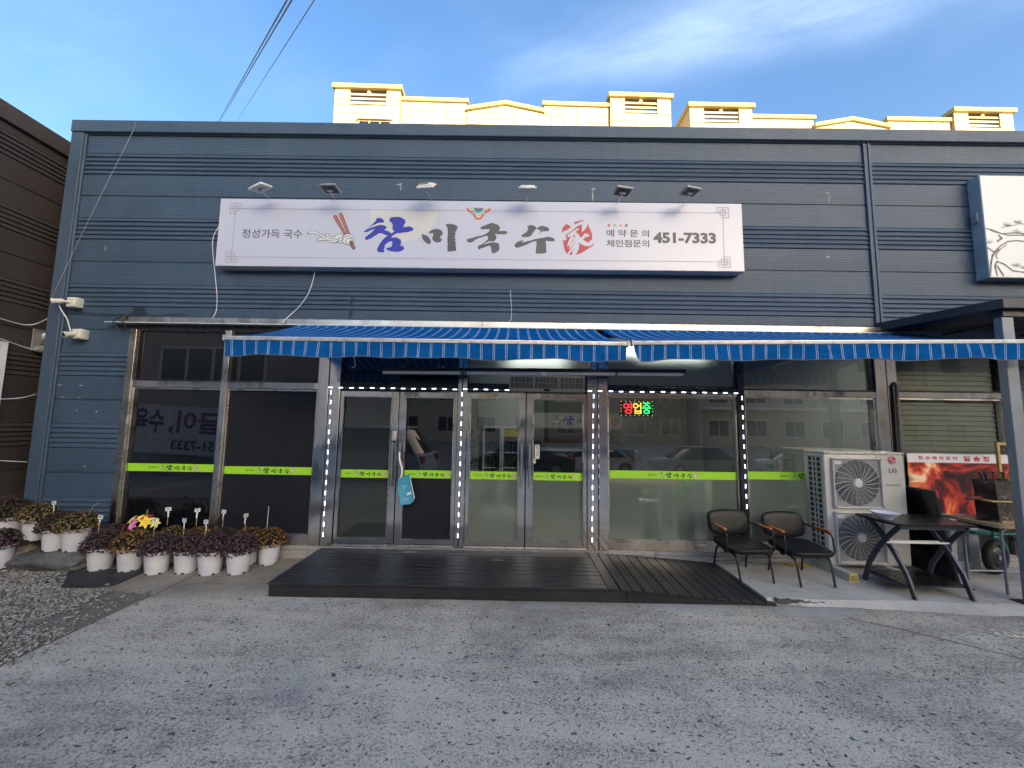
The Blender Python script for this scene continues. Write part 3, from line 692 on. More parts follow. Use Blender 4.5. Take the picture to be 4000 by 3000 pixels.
def strip_marks(parent, xc, zc, y, s):
    "name print on a strip, centred at xc"
    if s not in strip_logo:
        L = logo_meshes(s, -.824, -.019, 0, m_ink_black, m_ink_navy)
        pl = MB(); pl.poly([((1.293+.824+.205*math.cos(a*math.pi/8))*s, (-.03+.019+.23*math.sin(a*math.pi/8))*s) for a in range(16)], .0008)
        L.append(('seal_ground', pl.mesh('seal_ground', m_pale)))
        L.append(('small_lettering', text_mesh('정성가득 국수', -2.326*s, -1.526*s, -.085*s, .085*s, m_ink_black, 0., .02)))
        strip_logo[s] = L
    for n, me in strip_logo[s]: link(n, me, parent, (xc, y, zc))
def decal(parent, x0, x1, zc, y, h=.098, xc=None, s=.138):
    b = MB(); b.box(x0, x1, y-.0015, y, zc-h/2, zc+h/2)
    d = obj('decal_strip', b, m_green, parent)
    if xc is not None: strip_marks(parent, xc, zc, y-.003, s)
    return d

# windows: part of the building, each with frame, panes, decal strip (sub-parts)
def wframe(parent, x0, x1, z0, z1, m, t=.022, y0=-.02, y1=.04, bl=None):
    b = MB()
    b.box(x0, x0+t, y0, y1, z0, z1); b.box(x1-t, x1, y0, y1, z0, z1)
    b.box(x0+t, x1-t, y0, y1, z0, z0+t); b.box(x0+t, x1-t, y0, y1, z1-t, z1)
    return obj('frame', b, m, parent, bev=.002)
def pane(parent, x0, x1, z0, z1, m, y=.012, name='pane'):
    b = MB(); b.box(x0, x1, y, y+.006, z0, z1); return obj(name, b, m, parent)
def sheet(parent, x0, x1, z0, z1, m, y=.012, name='pane'):
    b = MB(); b.add([(x0, y, z0), (x1, y, z0), (x1, y, z1), (x0, y, z1)], [(0, 1, 2, 3)]); return obj(name, b, m, parent)
def window(x0, x1, zb, zt, ztop, m_low, m_high, m_upper, xc=None, zs=1.08, kick=None, fr=m_steel_dull, split=None):
    w = bpy.data.objects.new('window', None); COL.objects.link(w); w.parent = shop; w.empty_display_size = .1
    if kick:
        b = MB(); b.box(x0, x1, -.03, .06, kick, zb); obj('kick_plate', b, m_steel_dull, w, bev=.003)
    wframe(w, x0+.002, x1-.002, zb+.001, zt-.001, fr)
    if split is None: sheet(w, x0+.02, x1-.02, zb+.02, zt-.02, m_low)
    else:
        sheet(w, x0+.02, x1-.02, zb+.02, split, m_low); sheet(w, x0+.02, x1-.02, split, zt-.02, m_high)
    wframe(w, x0+.002, x1-.002, ztop[0]+.001, ztop[1]-.001, m_darkframe, .018)
    sheet(w, x0+.016, x1-.016, ztop[0]+.016, ztop[1]-.016, m_upper)
    if xc is not None: decal(w, x0+.022, x1-.022, zs, .007, xc=xc)
    return w
UP = (2.207, 2.884)
window(-5.0, -3.823, .24, 2.116, UP, m_film_gloss, None, m_film_gloss, -4.383, 1.081, .152)
window(-3.744, -2.556, .262, 2.116, UP, m_film_matte, None, m_film_gloss, -3.126, 1.063, .152)
w3 = window(1.218, 2.901, .258, 2.096, (2.217, 2.884), m_frost, m_glass, m_frost_up, 2.06, 1.087, .152, split=1.05)
w4 = window(2.989, 4.699, .258, 2.116, (2.197, 2.884), m_frost, m_glass, m_glass_dark, 3.755, 1.10, .152, split=1.05)
w5 = window(4.973, 6.344, .152, 2.126, (2.204, 2.884), m_glass_bright, m_glass_bright, m_glass_bright)
# glazing over the doors
ov = bpy.data.objects.new('window', None); COL.objects.link(ov); ov.parent = shop
wframe(ov, -2.26, -.724, 2.214, 2.883, m_darkframe, .018); sheet(ov, -2.245, -.74, 2.23, 2.868, m_film_gloss)
ov = bpy.data.objects.new('window', None); COL.objects.link(ov); ov.parent = shop
wframe(ov, -.602, .953, 2.214, 2.883, m_darkframe, .018); sheet(ov, -.586, .938, 2.23, 2.868, m_frost_up)

def door(x0, x1, hinge, m_low, m_high, xc, zs, split=1.0, lab=None):
    d = bpy.data.objects.new('door', None); COL.objects.link(d); d.parent = shop
    if lab: d['label'] = lab
    zb, zt = .165, 2.108
    sL, sR = (.04, .085) if hinge == 'l' else (.085, .04)
    b = MB(); y0, y1 = -.028, .022
    b.box(x0, x0+sL, y0, y1, zb, zt); b.box(x1-sR, x1, y0, y1, zb, zt)
    b.box(x0+sL, x1-sR, y0, y1, zb, zb+.075); b.box(x0+sL, x1-sR, y0, y1, zt-.07, zt)
    obj('frame', b, m_steel, d, bev=.003)
    b = MB(); xa, xb = x0+sL, x1-sR; za, zc_ = zb+.075, zt-.07; t = .010
    b.box(xa, xa+t, -.031, -.005, za, zc_); b.box(xb-t, xb, -.031, -.005, za, zc_); b.box(xa+t, xb-t, -.031, -.005, za, za+t); b.box(xa+t, xb-t, -.031, -.005, zc_-t, zc_)
    obj('glazing_bead', b, m_steel_dull, d)
    sheet(d, xa, xb, za, split, m_low, .002); sheet(d, xa, xb, split, zc_, m_high, .002)
    decal(d, xa+.011, xb-.011, zs, -.002, h=.1, xc=xc, s=.1125)
    hx = x1-.045 if hinge == 'l' else x0+.045
    b = MB(); b.tube([(hx, -.075, .90), (hx, -.075, 1.46)], .016, 12)
    for z in (.95, 1.41): b.tube([(hx, -.03, z), (hx, -.075, z)], .009, 8)
    obj('handle', b, m_steel, d, smooth=True)
    return d
dA = door(-2.255, -1.496, 'l', m_film_green, m_film_green, -1.89, 1.045)
dB = door(-1.484, -.73, 'r', m_film_matte, m_film_gloss, -1.08, 1.05)
dC = door(-.598, .158, 'l', m_frost, m_glass, -.22, 1.048)
dD = door(.172, .948, 'r', m_frost, m_glass, .56, 1.047)
b = MB(); b.box(-1.496, -1.484, -.012, .01, .17, 2.1); obj('meeting_gap', b, m_black, shop)
b = MB(); b.box(.158, .172, -.012, .01, .17, 2.1); obj('meeting_gap', b, m_black, shop)
b = MB(); b.box(-2.262, .955, -.05, .1, .1521, .163); obj('threshold', b, m_steel_dull, shop)
# stickers and lock of the doors
b = MB(); b.box(.285, .345, -.0045, -.002, 1.268, 1.446)
pl_ = obj('pull_sticker', b, m_white, dD)
for i, ch in enumerate('당기시오'):
    link('sticker_lettering', text_mesh(ch, .299, .331, 1.408-.034*i, 1.436-.034*i, m_ink_black, -.0055, .03), dD)
link('sticker_lettering', text_mesh('PULL', .297, .333, 1.279, 1.292, m_ink, -.0055), dD)
b = MB(); b.box(.240, .297, -.0035, -.002, 1.21, 1.266); obj('small_sticker', b, m_white, dD)
link('sticker_lettering', text_mesh('밀지마세요', .247, .290, 1.237, 1.249, m_ink_black, -.0045, .02), dD)
lock = MB(); lock.box(-1.562, -1.498, -.062, -.029, 1.472, 1.602); obj('digital_lock', lock, mat('silver_plastic', (.5, .5, .5), .3, .3), dA, bev=.01, seg=2)
lock = MB(); lock.box(-1.562, -1.498, -.060, -.029, 1.455, 1.469); obj('lock_base', lock, m_black, dA)

# ------------------------------------------------------------------ the room behind the glass
m_in_wall = mat('room_wall', (.30, .32, .31), .8, 0, .08, 1.5)
m_in_floor = mat('room_floor', (.14, .12, .10), .4, 0, .15, 3)
b = MB()
b.box(-1.0, 4.84, .12, 4.9, .05, .10); obj('room_floor', b, m_in_floor, shop)
b = MB(); b.box(-1.0, 4.84, .12, 4.9, 2.885, 2.93); obj('room_ceiling', b, m_in_wall, shop)
b = MB(); b.box(-1.0, 4.84, 4.9, 4.95, .1, 2.885); b.box(-1.06, -1.0, .12, 4.95, .1, 2.885); b.box(4.84, 4.9, .12, 4.95, .1, 2.885)
obj('room_wall', b, m_in_wall, shop)
b = MB(); b.box(-5.08, -1.06, .10, .12, .1, 2.93); obj('blackout_wall', b, m_black, shop)
def lamp_mat(name, col, e):
    g = N(name); em = g.n('ShaderNodeEmission'); g.set(em.inputs[0], col); em.inputs[1].default_value = e; return g.out(em)
m_fill_near = lamp_mat('added_fill_panel', (1, .97, .90), 8.)  # added fill: unseen panels just inside the glass that brighten the planters
m_tube_on = lamp_mat('lit_ceiling_panel', (1, .97, .90), 4.6)
for (x, y, lab) in ((.4, 2.3, 'lit ceiling panel deep inside behind the glass doors'), (1.55, 1.0, 'lit ceiling panel inside near the window with the open sign'), (2.45, .26, 'added unseen fill panel lighting the planters behind the frosted window'), (2.5, 1.35, 'lit ceiling panel farther inside above the open sign'), (3.7, .26, 'added unseen fill panel lighting the planter beside the big outdoor unit')):
    b = MB(); b.box(x-.5, x+.5, y-.12, y+.12, 2.83, 2.884)
    tag(obj('ceiling_or_fill_light', b, m_tube_on if y > .5 else m_fill_near), lab, 'ceiling light', 'lit panels on the ceiling inside')  # the panels nearest the glass are added fill, the deeper ones ceiling lights
# drinks fridges against a partition
def fridge(x0, x1, lab, hdr):
    t = thing('drinks_fridge', lab, 'fridge', ((x0+x1)/2, 2.75, .1)); w = (x1-x0)/2
    b = MB(); b.box(-w, -w+.03, -.15, .45, 0, 1.5); b.box(w-.03, w, -.15, .45, 0, 1.5); b.box(-w, w, .42, .45, 0, 1.5); b.box(-w, w, -.15, .45, 0, .12); b.box(-w, w, -.15, .45, 1.5, 1.535)
    obj('cabinet', b, m_white, t)
    b = MB(); b.box(-w+.03, w-.03, -.14, -.11, 1.34, 1.49); obj('header', b, hdr, t)
    for z in (.42, .72, 1.02):
        b = MB(); b.box(-w+.03, w-.03, -.1, .4, z, z+.015); obj('shelf', b, m_white, t)
    b = MB()
    for z in (.135, .435, .735, 1.035):
        for i in range(5):
            b.lathe([(0, 0), (.026, 0), (.026, .13), (.011, .19), (.011, .22), (0, .22)], 8, (-w+.07+i*.068, -.04, z))
    o = obj('bottles', b, mat('bottle_green', (.03, .09, .04), .15, 0, .1), t, smooth=True); o['kind'] = 'stuff'
    b = MB(); b.box(-w+.005, w-.005, -.165, -.152, .12, 1.33)
    return t
fridge(-.59, -.225, 'left drinks fridge inside with a dark header, seen through the glass door', m_darkframe)
fridge(-.215, .135, 'right drinks fridge inside with a yellow header, seen through the glass door', mat('yellow_header', (.5, .40, .03), .5))
b = MB(); b.box(-.98, .22, 3.22, 3.27, .1, 2.88); obj('partition', b, m_in_wall, shop)
g = N('leaf_wallpaper'); co = g.coord('Object'); v = g.rng(g.noise(co, 14, 3, .6, 1.2), .56, .6)
m_leafpaper = g.out(g.bsdf(g.mix(v, (.42, .45, .38), (.06, .09, .05)), .8))
b = MB(); b.box(-.95, -.62, 1.9, 1.95, .1, 2.88); obj('wallpaper_pier', b, m_leafpaper, shop)
# counter, menu board and tables inside
t = thing('serving_counter', 'dark serving counter with a shop banner above, seen through the right glass door', 'counter', (1.1, 3.6, .1))
b = MB(); b.box(-.8, 1.6, 0, .6, 0, 1.0); obj('body', b, m_darkframe, t, bev=.01)
b = MB(); b.box(-.85, 1.65, -.05, .65, 1.0, 1.04); obj('counter_top', b, m_concrete_wall, t, bev=.005)
b = MB(); b.box(-.8, 1.4, .2, .24, 1.5, 1.85); obj('banner_board', b, m_concrete_wall, t)
for n, me in logo_meshes(.42, -.824, -.02, 0, m_ink): link(n, me, t, (.32, .19, 1.68))
t = thing('menu_board', 'green menu board on the back wall behind the glass door', 'menu board', (.95, 4.8, 1.9))
b = MB(); b.box(-.9, 1.1, 0, .04, 0, .8); obj('board', b, mat('board_green', (.03, .10, .05), .4), t)
t = thing('dining_table', 'wooden dining table inside behind the window with the open sign', 'table', (2.1, 1.9, .1))
b = MB(); b.box(-.6, .6, -.4, .4, .7, .74); obj('tabletop', b, mat('table_wood', (.30, .19, .10), .4, 0, .2), t, bev=.005)
for sx in (-.52, .52):
    for sy in (-.32, .32):
        b = MB(); b.box(sx-.025, sx+.025, sy-.025, sy+.025, 0, .7); obj('leg', b, m_black, t)
# open sign in lights
t = thing('led_open_sign', 'small black LED sign with red, yellow and green lit letters inside the window', 'open sign', (1.64, .10, 1.94))
b = MB(); b.box(-.222, .222, 0, .03, -.105, .105); obj('panel', b, m_black, t)
for ch, x0, x1, c in (('영', -.18, -.062, (1, .03, .05)), ('업', -.052, .062, (1, .62, .04)), ('중', .075, .186, (.03, 1, .22))):
    link('lit_letter', text_mesh(ch, x0, x1, -.072, .078, lamp_mat('lit_sign_%d' % int(x0*1000+200), c, 1.1), -.004, .015), t)
b = MB(); ps = []
for i, x in enumerate(np.linspace(-.205, .205, 8)): ps += [(x, .093, i % 2), (x, -.093, (i+1) % 2)]
for z in (-.04, .0, .04): ps += [(-.21, z, 0), (.21, z, 1)]
for x, z, k in ps:
    b.m = int(k); b.box(x-.006, x+.006, -.006, -.001, z-.004, z+.004)
obj('border_light', b, [lamp_mat('lit_amber', (1, .6, .1), .9), lamp_mat('lit_lime', (.2, 1, .2), .9)], t)
# things standing in the windows
t = thing('notice_board', 'pale square notice board fixed inside at the lower left of the window', 'notice board', (1.45, .05, 1.268))
b = MB(); b.box(-.137, .137, 0, .012, -.136, .136); obj('board', b, mat('notice_pale', (.42, .44, .40), .5), t)
b = MB()
for sx in (-.125, .125):
    for sz in (-.12, .12): b.box(sx-.004, sx+.004, -.004, 0, sz-.004, sz+.004)
obj('screw', b, m_black, t)
m_pot_w = mat('glazed_white', (.70, .72, .68), .3, 0, .05)
m_leaf = mat('house_leaf', (.055, .13, .03), .5, 0, .35, 14)
def planter(x, y, h, r, lab, leafs=26, lh=.35, z0=.1, lm=m_leaf):
    t = thing('planter', lab, 'planter', (x, y, z0))
    b = MB(); b.lathe([(0, .0), (r*.8, 0), (r, h), (r*.9, h), (r*.88, h-.04), (0, h-.04)], 18); obj('pot', b, m_pot_w, t, smooth=True)
    b = MB()
    for i in range(leafs):
        a = random.uniform(0, 6.28); rr = random.uniform(.03, r*1.3); zz = h+random.uniform(.02, lh); L = random.uniform(.10, .2); w_ = L*.35
        d = Vector((math.cos(a), math.sin(a), random.uniform(-.2, .5))).normalized(); s_ = Vector((-d.y, d.x, 0)).normalized()*w_
        p = Vector((math.cos(a)*rr*.5, math.sin(a)*rr*.5, zz))
        b.add([p, p+d*L*.5+s_, p+d*L, p+d*L*.5-s_], [(0, 1, 2, 3)])
        b.tube([(0, 0, h-.04), tuple(p)], .004, 4)
    o = obj('foliage', b, lm, t); o['kind'] = 'stuff'
    return t
planter(1.86, .38, .62, .15, 'tall white planter blurred behind the frosted window, left of the leafy one', 6, .12)
planter(2.32, .42, .58, .15, 'white planter with bright green leaves blurred behind the frosted window', 46, .36, lm=mat('bright_leaf', (.16, .34, .03), .5, 0, .3, 10))
planter(3.75, .55, .55, .17, 'white planter with broad dark leaves behind the window beside the outdoor unit', 26, .8, lm=mat('broad_leaf', (.03, .06, .03), .4))
for x0, x1, z0, z1, lab in ((2.60, 2.88, .55, 1.02, 'cream box blurred behind the frosted glass right of the leafy planter'), (3.1, 3.55, .6, 1.02, 'cream box blurred behind the frosted glass right of the dark mullion')):
    t = thing('storage_box', lab, 'box', ((x0+x1)/2, .28, .1)); w_ = (x1-x0)/2
    b = MB(); b.box(-w_, w_, -.14, .14, .02, z1-.1); obj('body', b, mat('cream_box', (.62, .60, .44), .6), t, bev=.01)
    b = MB(); b.box(-w_-.01, w_+.01, -.15, .15, z1-.1, z1-.07); obj('lid', b, m_white, t, bev=.005)
# roller blind slats of the next shop's window
m_blind = mat('blind_slat', (.44, .46, .40), .6, 0, .1, 1.5)
for i in range(27):
    z = 2.83-i*.066
    b = MB(); b.add([(4.99, .075, z), (6.33, .075, z), (6.33, .055, z-.064), (4.99, .055, z-.064)], [(0, 3, 2, 1)]); b.add([(4.99, .055, z-.064), (6.33, .055, z-.064), (6.33, .06, z-.069), (4.99, .06, z-.069)], [(0, 3, 2, 1)])
    obj('blind_slat', b, m_blind, shop)
b = MB(); b.box(4.95, 9.3, .5, .55, .1, 2.88); obj('next_room_wall', b, m_concrete_wall, shop)

# ------------------------------------------------------------------ long shop sign
def vinyl(name, col):
    g = N(name); co = g.coord('Object')
    n = g.noise(g.coord('Object', (.8, 1, 1)), 1.5, 4)
    nm = g.bump(n, .02, .12)
    c = g.mix(g.rng(g.noise(g.coord('Object', (3, 3, .5)), 3, 6, .7), .5, .8, 0, .12), col, tuple(x*.8 for x in col))
    return g.out(g.bsdf(c, .26, 0, nm, .5))
m_vinyl = vinyl('sign_vinyl', (.455, .478, .58))
m_signside = mat('sign_side', (.58, .60, .61), .5, .2, .1, 5, dirt=.3)
sg = thing('shop_sign', 'long white sign with a blue and grey brush-lettered noodle shop name on the navy wall', 'sign', (-.48, -.16, 4.2), (0, -.0027, 0))
HX, HT, HB = 3.47, .458, -.467
b = MB(); b.box(-HX-.005, HX+.005, .004, .155, HB-.005, HT+.005); obj('casing', b, m_signside, sg, bev=.004)
b = MB(); b.box(-HX, HX, 0, .003, HB, HT); obj('face', b, m_vinyl, sg)
yy = -.0016
b = MB(); b.poly(mm(ART['moon']), yy+.0008); obj('moon_print', b, m_moon, sg)
for n, me in logo_meshes(1., 0, 0, yy, m_ink): link(n, me, sg)
for i, (k, p) in enumerate(ART['ornament']):
    b = MB(); b.poly(mm(p), yy-.0004*(i+1)); obj('ornament_print', b, m_orn[k], sg)
b = MB(); LW = .009
for cx, cz, sx, sz in ((-3.260, .322, 1, 1), (-3.264, -.346, 1, -1), (3.220, .329, -1, 1), (3.212, -.344, -1, -1)):
    q = lambda pts: [(cx+a*sx, cz+c*sz) for a, c in pts]
    b.line(q([(0, -.066), (-.075, -.066), (-.075, .073), (.077, .073), (.077, 0)]), LW, yy)
    b.line(q([(-.037, -.036), (.04, -.036), (.04, .036), (-.037, .036), (-.037, -.036)]), LW, yy-.0003)
    b.line(q([(0, .073), (0, -.1)]), LW, yy-.0006); b.line(q([(-.075, 0), (.1, 0)]), LW, yy-.0009)
b.line([(-3.17, .322), (-.168, .325)], .006, yy); b.line([(.02, .325), (3.13, .329)], .006, yy)
b.line([(-3.17, -.346), (3.13, -.344)], .006, yy)
b.line([(-3.262, .24), (-3.264, -.26)], .006, yy); b.line([(3.220, .24), (3.212, -.26)], .006, yy)
obj('border_print', b, m_ink_line, sg)
link('small_lettering', text_mesh('정성가득 국수', -3.15, -2.35, -.087, .038, m_ink, yy, .006), sg)
link('small_lettering', text_mesh('예 약 문 의', 1.673, 2.236, -.018, .082, m_ink, yy, .014), sg)
link('small_lettering', text_mesh('체인점문의', 1.672, 2.234, -.156, -.056, m_ink, yy, .014), sg)
link('phone_number', text_mesh('451-7333', 2.29, 3.116, -.10, .053, m_ink, yy, .045), sg)
for x, k in ((1.707, 'red'), (1.784, 'teal'), (1.860, 'yellow'), (1.937, 'deep')):
    b = MB(); b.poly([(x-.017, .124), (x+.017, .124), (x+.017, .158), (x-.017, .158)], yy); obj('square_print', b, m_orn[k], sg)

# ------------------------------------------------------------------ neighbour's sign with an ink pine
s2 = thing('shop_sign', 'thick pale box sign with ink-drawn pine branches at the right edge', 'sign', (6.19, -.15, 3.71))
b = MB(); b.box(0, 3.0, .004, .15, -.004, 1.414); obj('casing', b, mat('pale_blue_casing', (.36, .43, .50), .45, .2, .12, 6, dirt=.3), s2, bev=.006)
b = MB(); b.box(.006, 2.99, 0, .003, .004, 1.406); obj('face', b, vinyl('sign_fabric', (.62, .65, .65)), s2)
BR = [([(.019,.667),(.136,.616),(.293,.575),(.494,.578),(.72,.55)],.022),([(.079,.657),(.214,.595),(.378,.608),(.496,.599),(.7,.63)],.02),([(.013,.402),(.087,.34),(.176,.426),(.284,.49),(.407,.503),(.6,.48)],.024),([(.005,.025),(.032,.192),(.063,.298),(.152,.383)],.03),([(.095,.027),(.078,.151),(.114,.215),(.21,.174),(.302,.092),(.438,.073),(.66,.1)],.024),([(.175,.028),(.108,.152)],.03),([(.143,.488),(.208,.532),(.172,.574)],.028),([(.223,.681),(.347,.704),(.473,.737),(.6,.72)],.010),([(.119,.256),(.103,.298),(.172,.383),(.26,.448)],.014)]
b = MB()
for i, (p, w_) in enumerate(BR): b.line(p, w_*.75, -.0015-.0002*i)
for cx, cz, n in ((.30, .70, 9), (.44, .74, 10), (.42, .605, 8), (.36, .15, 9), (.45, .12, 8), (.03, .46, 6), (.60, .66, 10)):
    for i in range(n):
        a = math.pi*(.1+.8*i/(n-1)); L = random.uniform(.05, .085)
        b.line([(cx, cz), (cx+math.cos(a)*L, cz+math.sin(a)*L*.75)], .004, -.004-.0001*i)
obj('pine_print', b, mat('ink_wash', (.19, .17, .18), .6), s2)
b = MB(); b.box(-.03, .004, .05, .11, .78, .91); obj('hinge', b, m_alu, s2)

# ------------------------------------------------------------------ floodlights over the sign
m_lamp_grey = mat('lamp_housing_grey', (.36, .36, .34), .45, .5, .1, 10)
m_lens = mat('lamp_lens', (.45, .47, .48), .12, 0, .05)
LAMPS = [(-3.228, 4.615, -3.335, .28, -.55, -.35, 1, 'white-framed floodlight at the left end of the sign, tilted left'),
         (-2.35, 4.615, -2.455, -.12, .10, -.10, 0, 'grey floodlight above the chopstick drawing, second from the left end'),
         (-1.138, 4.665, -1.142, .75, .06, -.15, 1, 'white-framed floodlight tilted up, just left of the coloured ornament'),
         (.133, 4.655, .140, .5, .0, .0, 1, 'white-framed floodlight facing straight out, right of the coloured ornament'),
         (1.33, 4.63, 1.35, -.12, .05, .18, 0, 'grey floodlight above the red seal mark, second from the right end'),
         (2.177, 4.64, 2.262, -.1, -.12, .3, 0, 'grey floodlight above the phone number at the right end of the sign')]
for (x, z, bx, tilt, rl, yw, fr, lab) in LAMPS:
    t = thing('floodlight', lab, 'floodlight', (x, -.45, z), group='floodlights along the top of the sign')
    M_ = Euler((tilt, rl*.3, yw)).to_matrix().to_4x4()
    w_, d_ = (.112, .084)
    b = MB(); b.box(-w_, w_, -d_, d_, 0, .022, M_); b.box(-w_*.8, w_*.8, -d_*.7, d_*.7, .022, .04, M_)
    obj('housing', b, m_white if fr else m_lamp_grey, t, bev=.006, seg=2)
    b = MB()
    for i in range(9): b.box(-w_*.72+i*.0145, -w_*.72+i*.0145+.004, -d_*.6, d_*.6, .04, .052, M_)
    obj('cooling_fin', b, m_lamp_grey, t)
    b = MB(); b.box(-w_*.82, w_*.82, -d_*.75, d_*.75, -.004, .001, M_); obj('lens', b, m_lens if fr else m_black, t)
    b = MB(); b.tube([(0, .0, -.012), (0, .02, -.03), (bx-x, .36, 4.70-z)], .0085, 8); b.box(-.035, .035, -.012, .012, -.022, -.004, M_)
    obj('arm', b, m_alu, t, smooth=True)

# ------------------------------------------------------------------ awnings
def awning_mat():
    "woven blue acrylic, paired white pinstripes every 0.125 m across"
    g = N('awning_stripe'); co = g.coord('Object')
    sx = g.n('ShaderNodeSeparateXYZ'); g.set(sx.inputs[0], co)
    u = g.math('FRACT', g.math('DIVIDE', sx.outputs[0], .1235))
    a = g.math('LESS_THAN', g.math('ABSOLUTE', g.math('SUBTRACT', u, .44)), .021)
    c = g.math('LESS_THAN', g.math('ABSOLUTE', g.math('SUBTRACT', u, .56)), .021)
    s = g.math('ADD', a, c)
    n = g.noise(g.coord('Object', (1, 1, 2.5)), 3.2, 6, .7)
    base = g.mix(g.rng(n, .3, .75), (.009, .135, .44), (.005, .078, .27))
    st = g.mix(g.rng(n, .4, .8), (.50, .60, .74), (.26, .36, .5))
    c_ = g.mix(s, base, st)
    c_ = g.mix(g.rng(g.noise(co, 7, 7, .75), .62, .8, 0, .4), c_, (.12, .11, .10))
    di = g.n('ShaderNodeBsdfDiffuse'); g.set(di.inputs[0], c_)
    tl = g.n('ShaderNodeBsdfTranslucent'); g.set(tl.inputs[0], c_)
    mx = g.n('ShaderNodeMixShader'); mx.inputs[0].default_value = .3
    g.t.links.new(di.outputs[0], mx.inputs[1]); g.t.links.new(tl.outputs[0], mx.inputs[2])
    return g.out(mx)
m_awn = awning_mat()
m_bar = mat('awning_bar', (.60, .60, .58), .4, .4, .08, 5, dirt=.5)
def awning(lab, xl0, xr0, xl, xr, zl, zr, yf, yb=-.14, zb=2.925, lean=0.):
    t = thing('awning', lab, 'awning', (xl, yf, zl), group='blue striped awnings over the shopfront')
    W_ = xr-xl; n = int(W_/.03); m_ = 9
    b = MB()
    for j in range(m_+1):
        v = j/m_; sag = -.030*math.sin(math.pi*v)
        for i in range(n+1):
            u = i/n
            xb = (xl0+(xr0-xl0)*u)-xl; xf = W_*u
            zf = (zr-zl)*u
            b.v.append((xf+(xb-xf)*v, (yb-yf)*v, zf+(zb-zl-zf)*v+sag+.004*math.sin(u*W_*9+v*2)*v*(1-v)))
    for j in range(m_):
        for i in range(n):
            a = j*(n+1)+i; b.f.append([a, a+1, a+n+2, a+n+1]); b.mi.append(0)
    obj('canopy_fabric', b, m_awn, t, smooth=180)
    b = MB(); k = 8
    for j in range(k+1):
        v = j/k
        for i in range(n+1):
            u = i/n; x = W_*u
            drop = .155+.010*math.sin(x*7.3+1)+.014*max(0, math.sin(x*4.1+.5))**6*-1
            wav = (.016*math.sin(x*5.1+.7)+.010*math.sin(x*12.7))*v
            b.v.append((x+lean*v*v+.008*math.sin(x*9)*v, -.012+wav, (zr-zl)*u-.042-drop*v))
    for j in range(k):
        for i in range(n):
            a = j*(n+1)+i; b.f.append([a, a+n+1, a+n+2, a+1]); b.mi.append(0)
    obj('valance', b, m_awn, t, smooth=180)
    b = MB(); e = [b.v for _ in ()]
    pts = [(W_*i/n+lean+.008*math.sin(W_*i/n*9), -.012+(.016*math.sin(W_*i/n*5.1+.7)+.010*math.sin(W_*i/n*12.7)), (zr-zl)*i/n-.042-(.155+.010*math.sin(W_*i/n*7.3+1)-.014*max(0, math.sin(W_*i/n*4.1+.5))**6)) for i in range(n+1)]
    b.tube(pts, .004, 5); obj('hem', b, mat('awning_hem', (.10, .11, .13), .8), t)
    an = math.atan2(zr-zl, W_)
    Mb = Matrix.Rotation(-an, 4, 'Y')
    b = MB(); b.box(-.012, W_+.012, -.022, .03, -.042, -.004, Mb); b.box(-.012, W_+.012, -.027, -.022, -.020, -.014, Mb)
    obj('front_bar', b, m_bar, t, bev=.005, seg=2)
    for x in (-.022, W_+.002):
        b = MB(); b.box(x, x+.02, -.03, .034, -.052, .006, Mb)
        obj('end_cap', b, m_lamp_grey, t, bev=.003)
    b = MB(); b.tube([(xl0-xl, yb-yf+.02, zb-zl-.01), (xr0-xl, yb-yf+.02, zb-zl-.01)], .035, 12); obj('roller', b, m_awn, t, smooth=True)
    for fx in (.22, .78):
        b = MB(); s = 1 if fx < .5 else -1
        p0 = (W_*fx-s*.15, yb-yf, zb-zl-.07); p1 = (W_*fx+s*.42, (yb-yf)*.45, (zb-zl)*.4-.07); p2 = (W_*fx-s*.05, .02, -.03+(zr-zl)*fx)
        b.tube([p0, p1], .02, 8); b.tube([p1, p2], .018, 8); obj('folding_arm', b, m_bar, t, smooth=True)
    return t
awning('blue striped awning over the doors, left of the gap', -2.87, 1.05, -2.857, 1.105, 2.548, 2.545, -1.29)
awning('blue striped awning over the right windows, right of the gap', 1.150, 5.3, 1.175, 5.24, 2.556, 2.630, -1.29, lean=.06)

# ------------------------------------------------------------------ light beam with white tubes under the awning
t = thing('light_beam', 'long black beam with white tube lamps hanging under the awning before the doors', 'lamp', (-1.645, -.45, 2.318), (0, -.0075, 0))
b = MB(); b.box(0, 3.712, 0, .055, .008, .043); b.box(0, 3.712, -.01, .065, .043, .050); obj('beam', b, m_black, t, bev=.003)
for x0, x1 in ((.06, .99), (1.08, 1.97), (2.04, 2.86), (2.90, 3.68)):
    b = MB(); b.tube([(x0, .027, -.012), (x1, .027, -.012)], .015, 10); b.box(x0, x1, .012, .042, -.006, .008)
    obj('tube_lamp', b, mat('tube_white', (.74, .74, .76), .3, 0, .03) if 'tube_white' not in bpy.data.materials else bpy.data.materials['tube_white'], t, smooth=True)
b = MB()
for x in (.72, 2.62): b.box(x-.012, x+.012, .05, .44, .05, .07); b.box(x-.02, x+.02, .40, .44, .03, .12)
obj('bracket', b, m_lamp_grey, t)
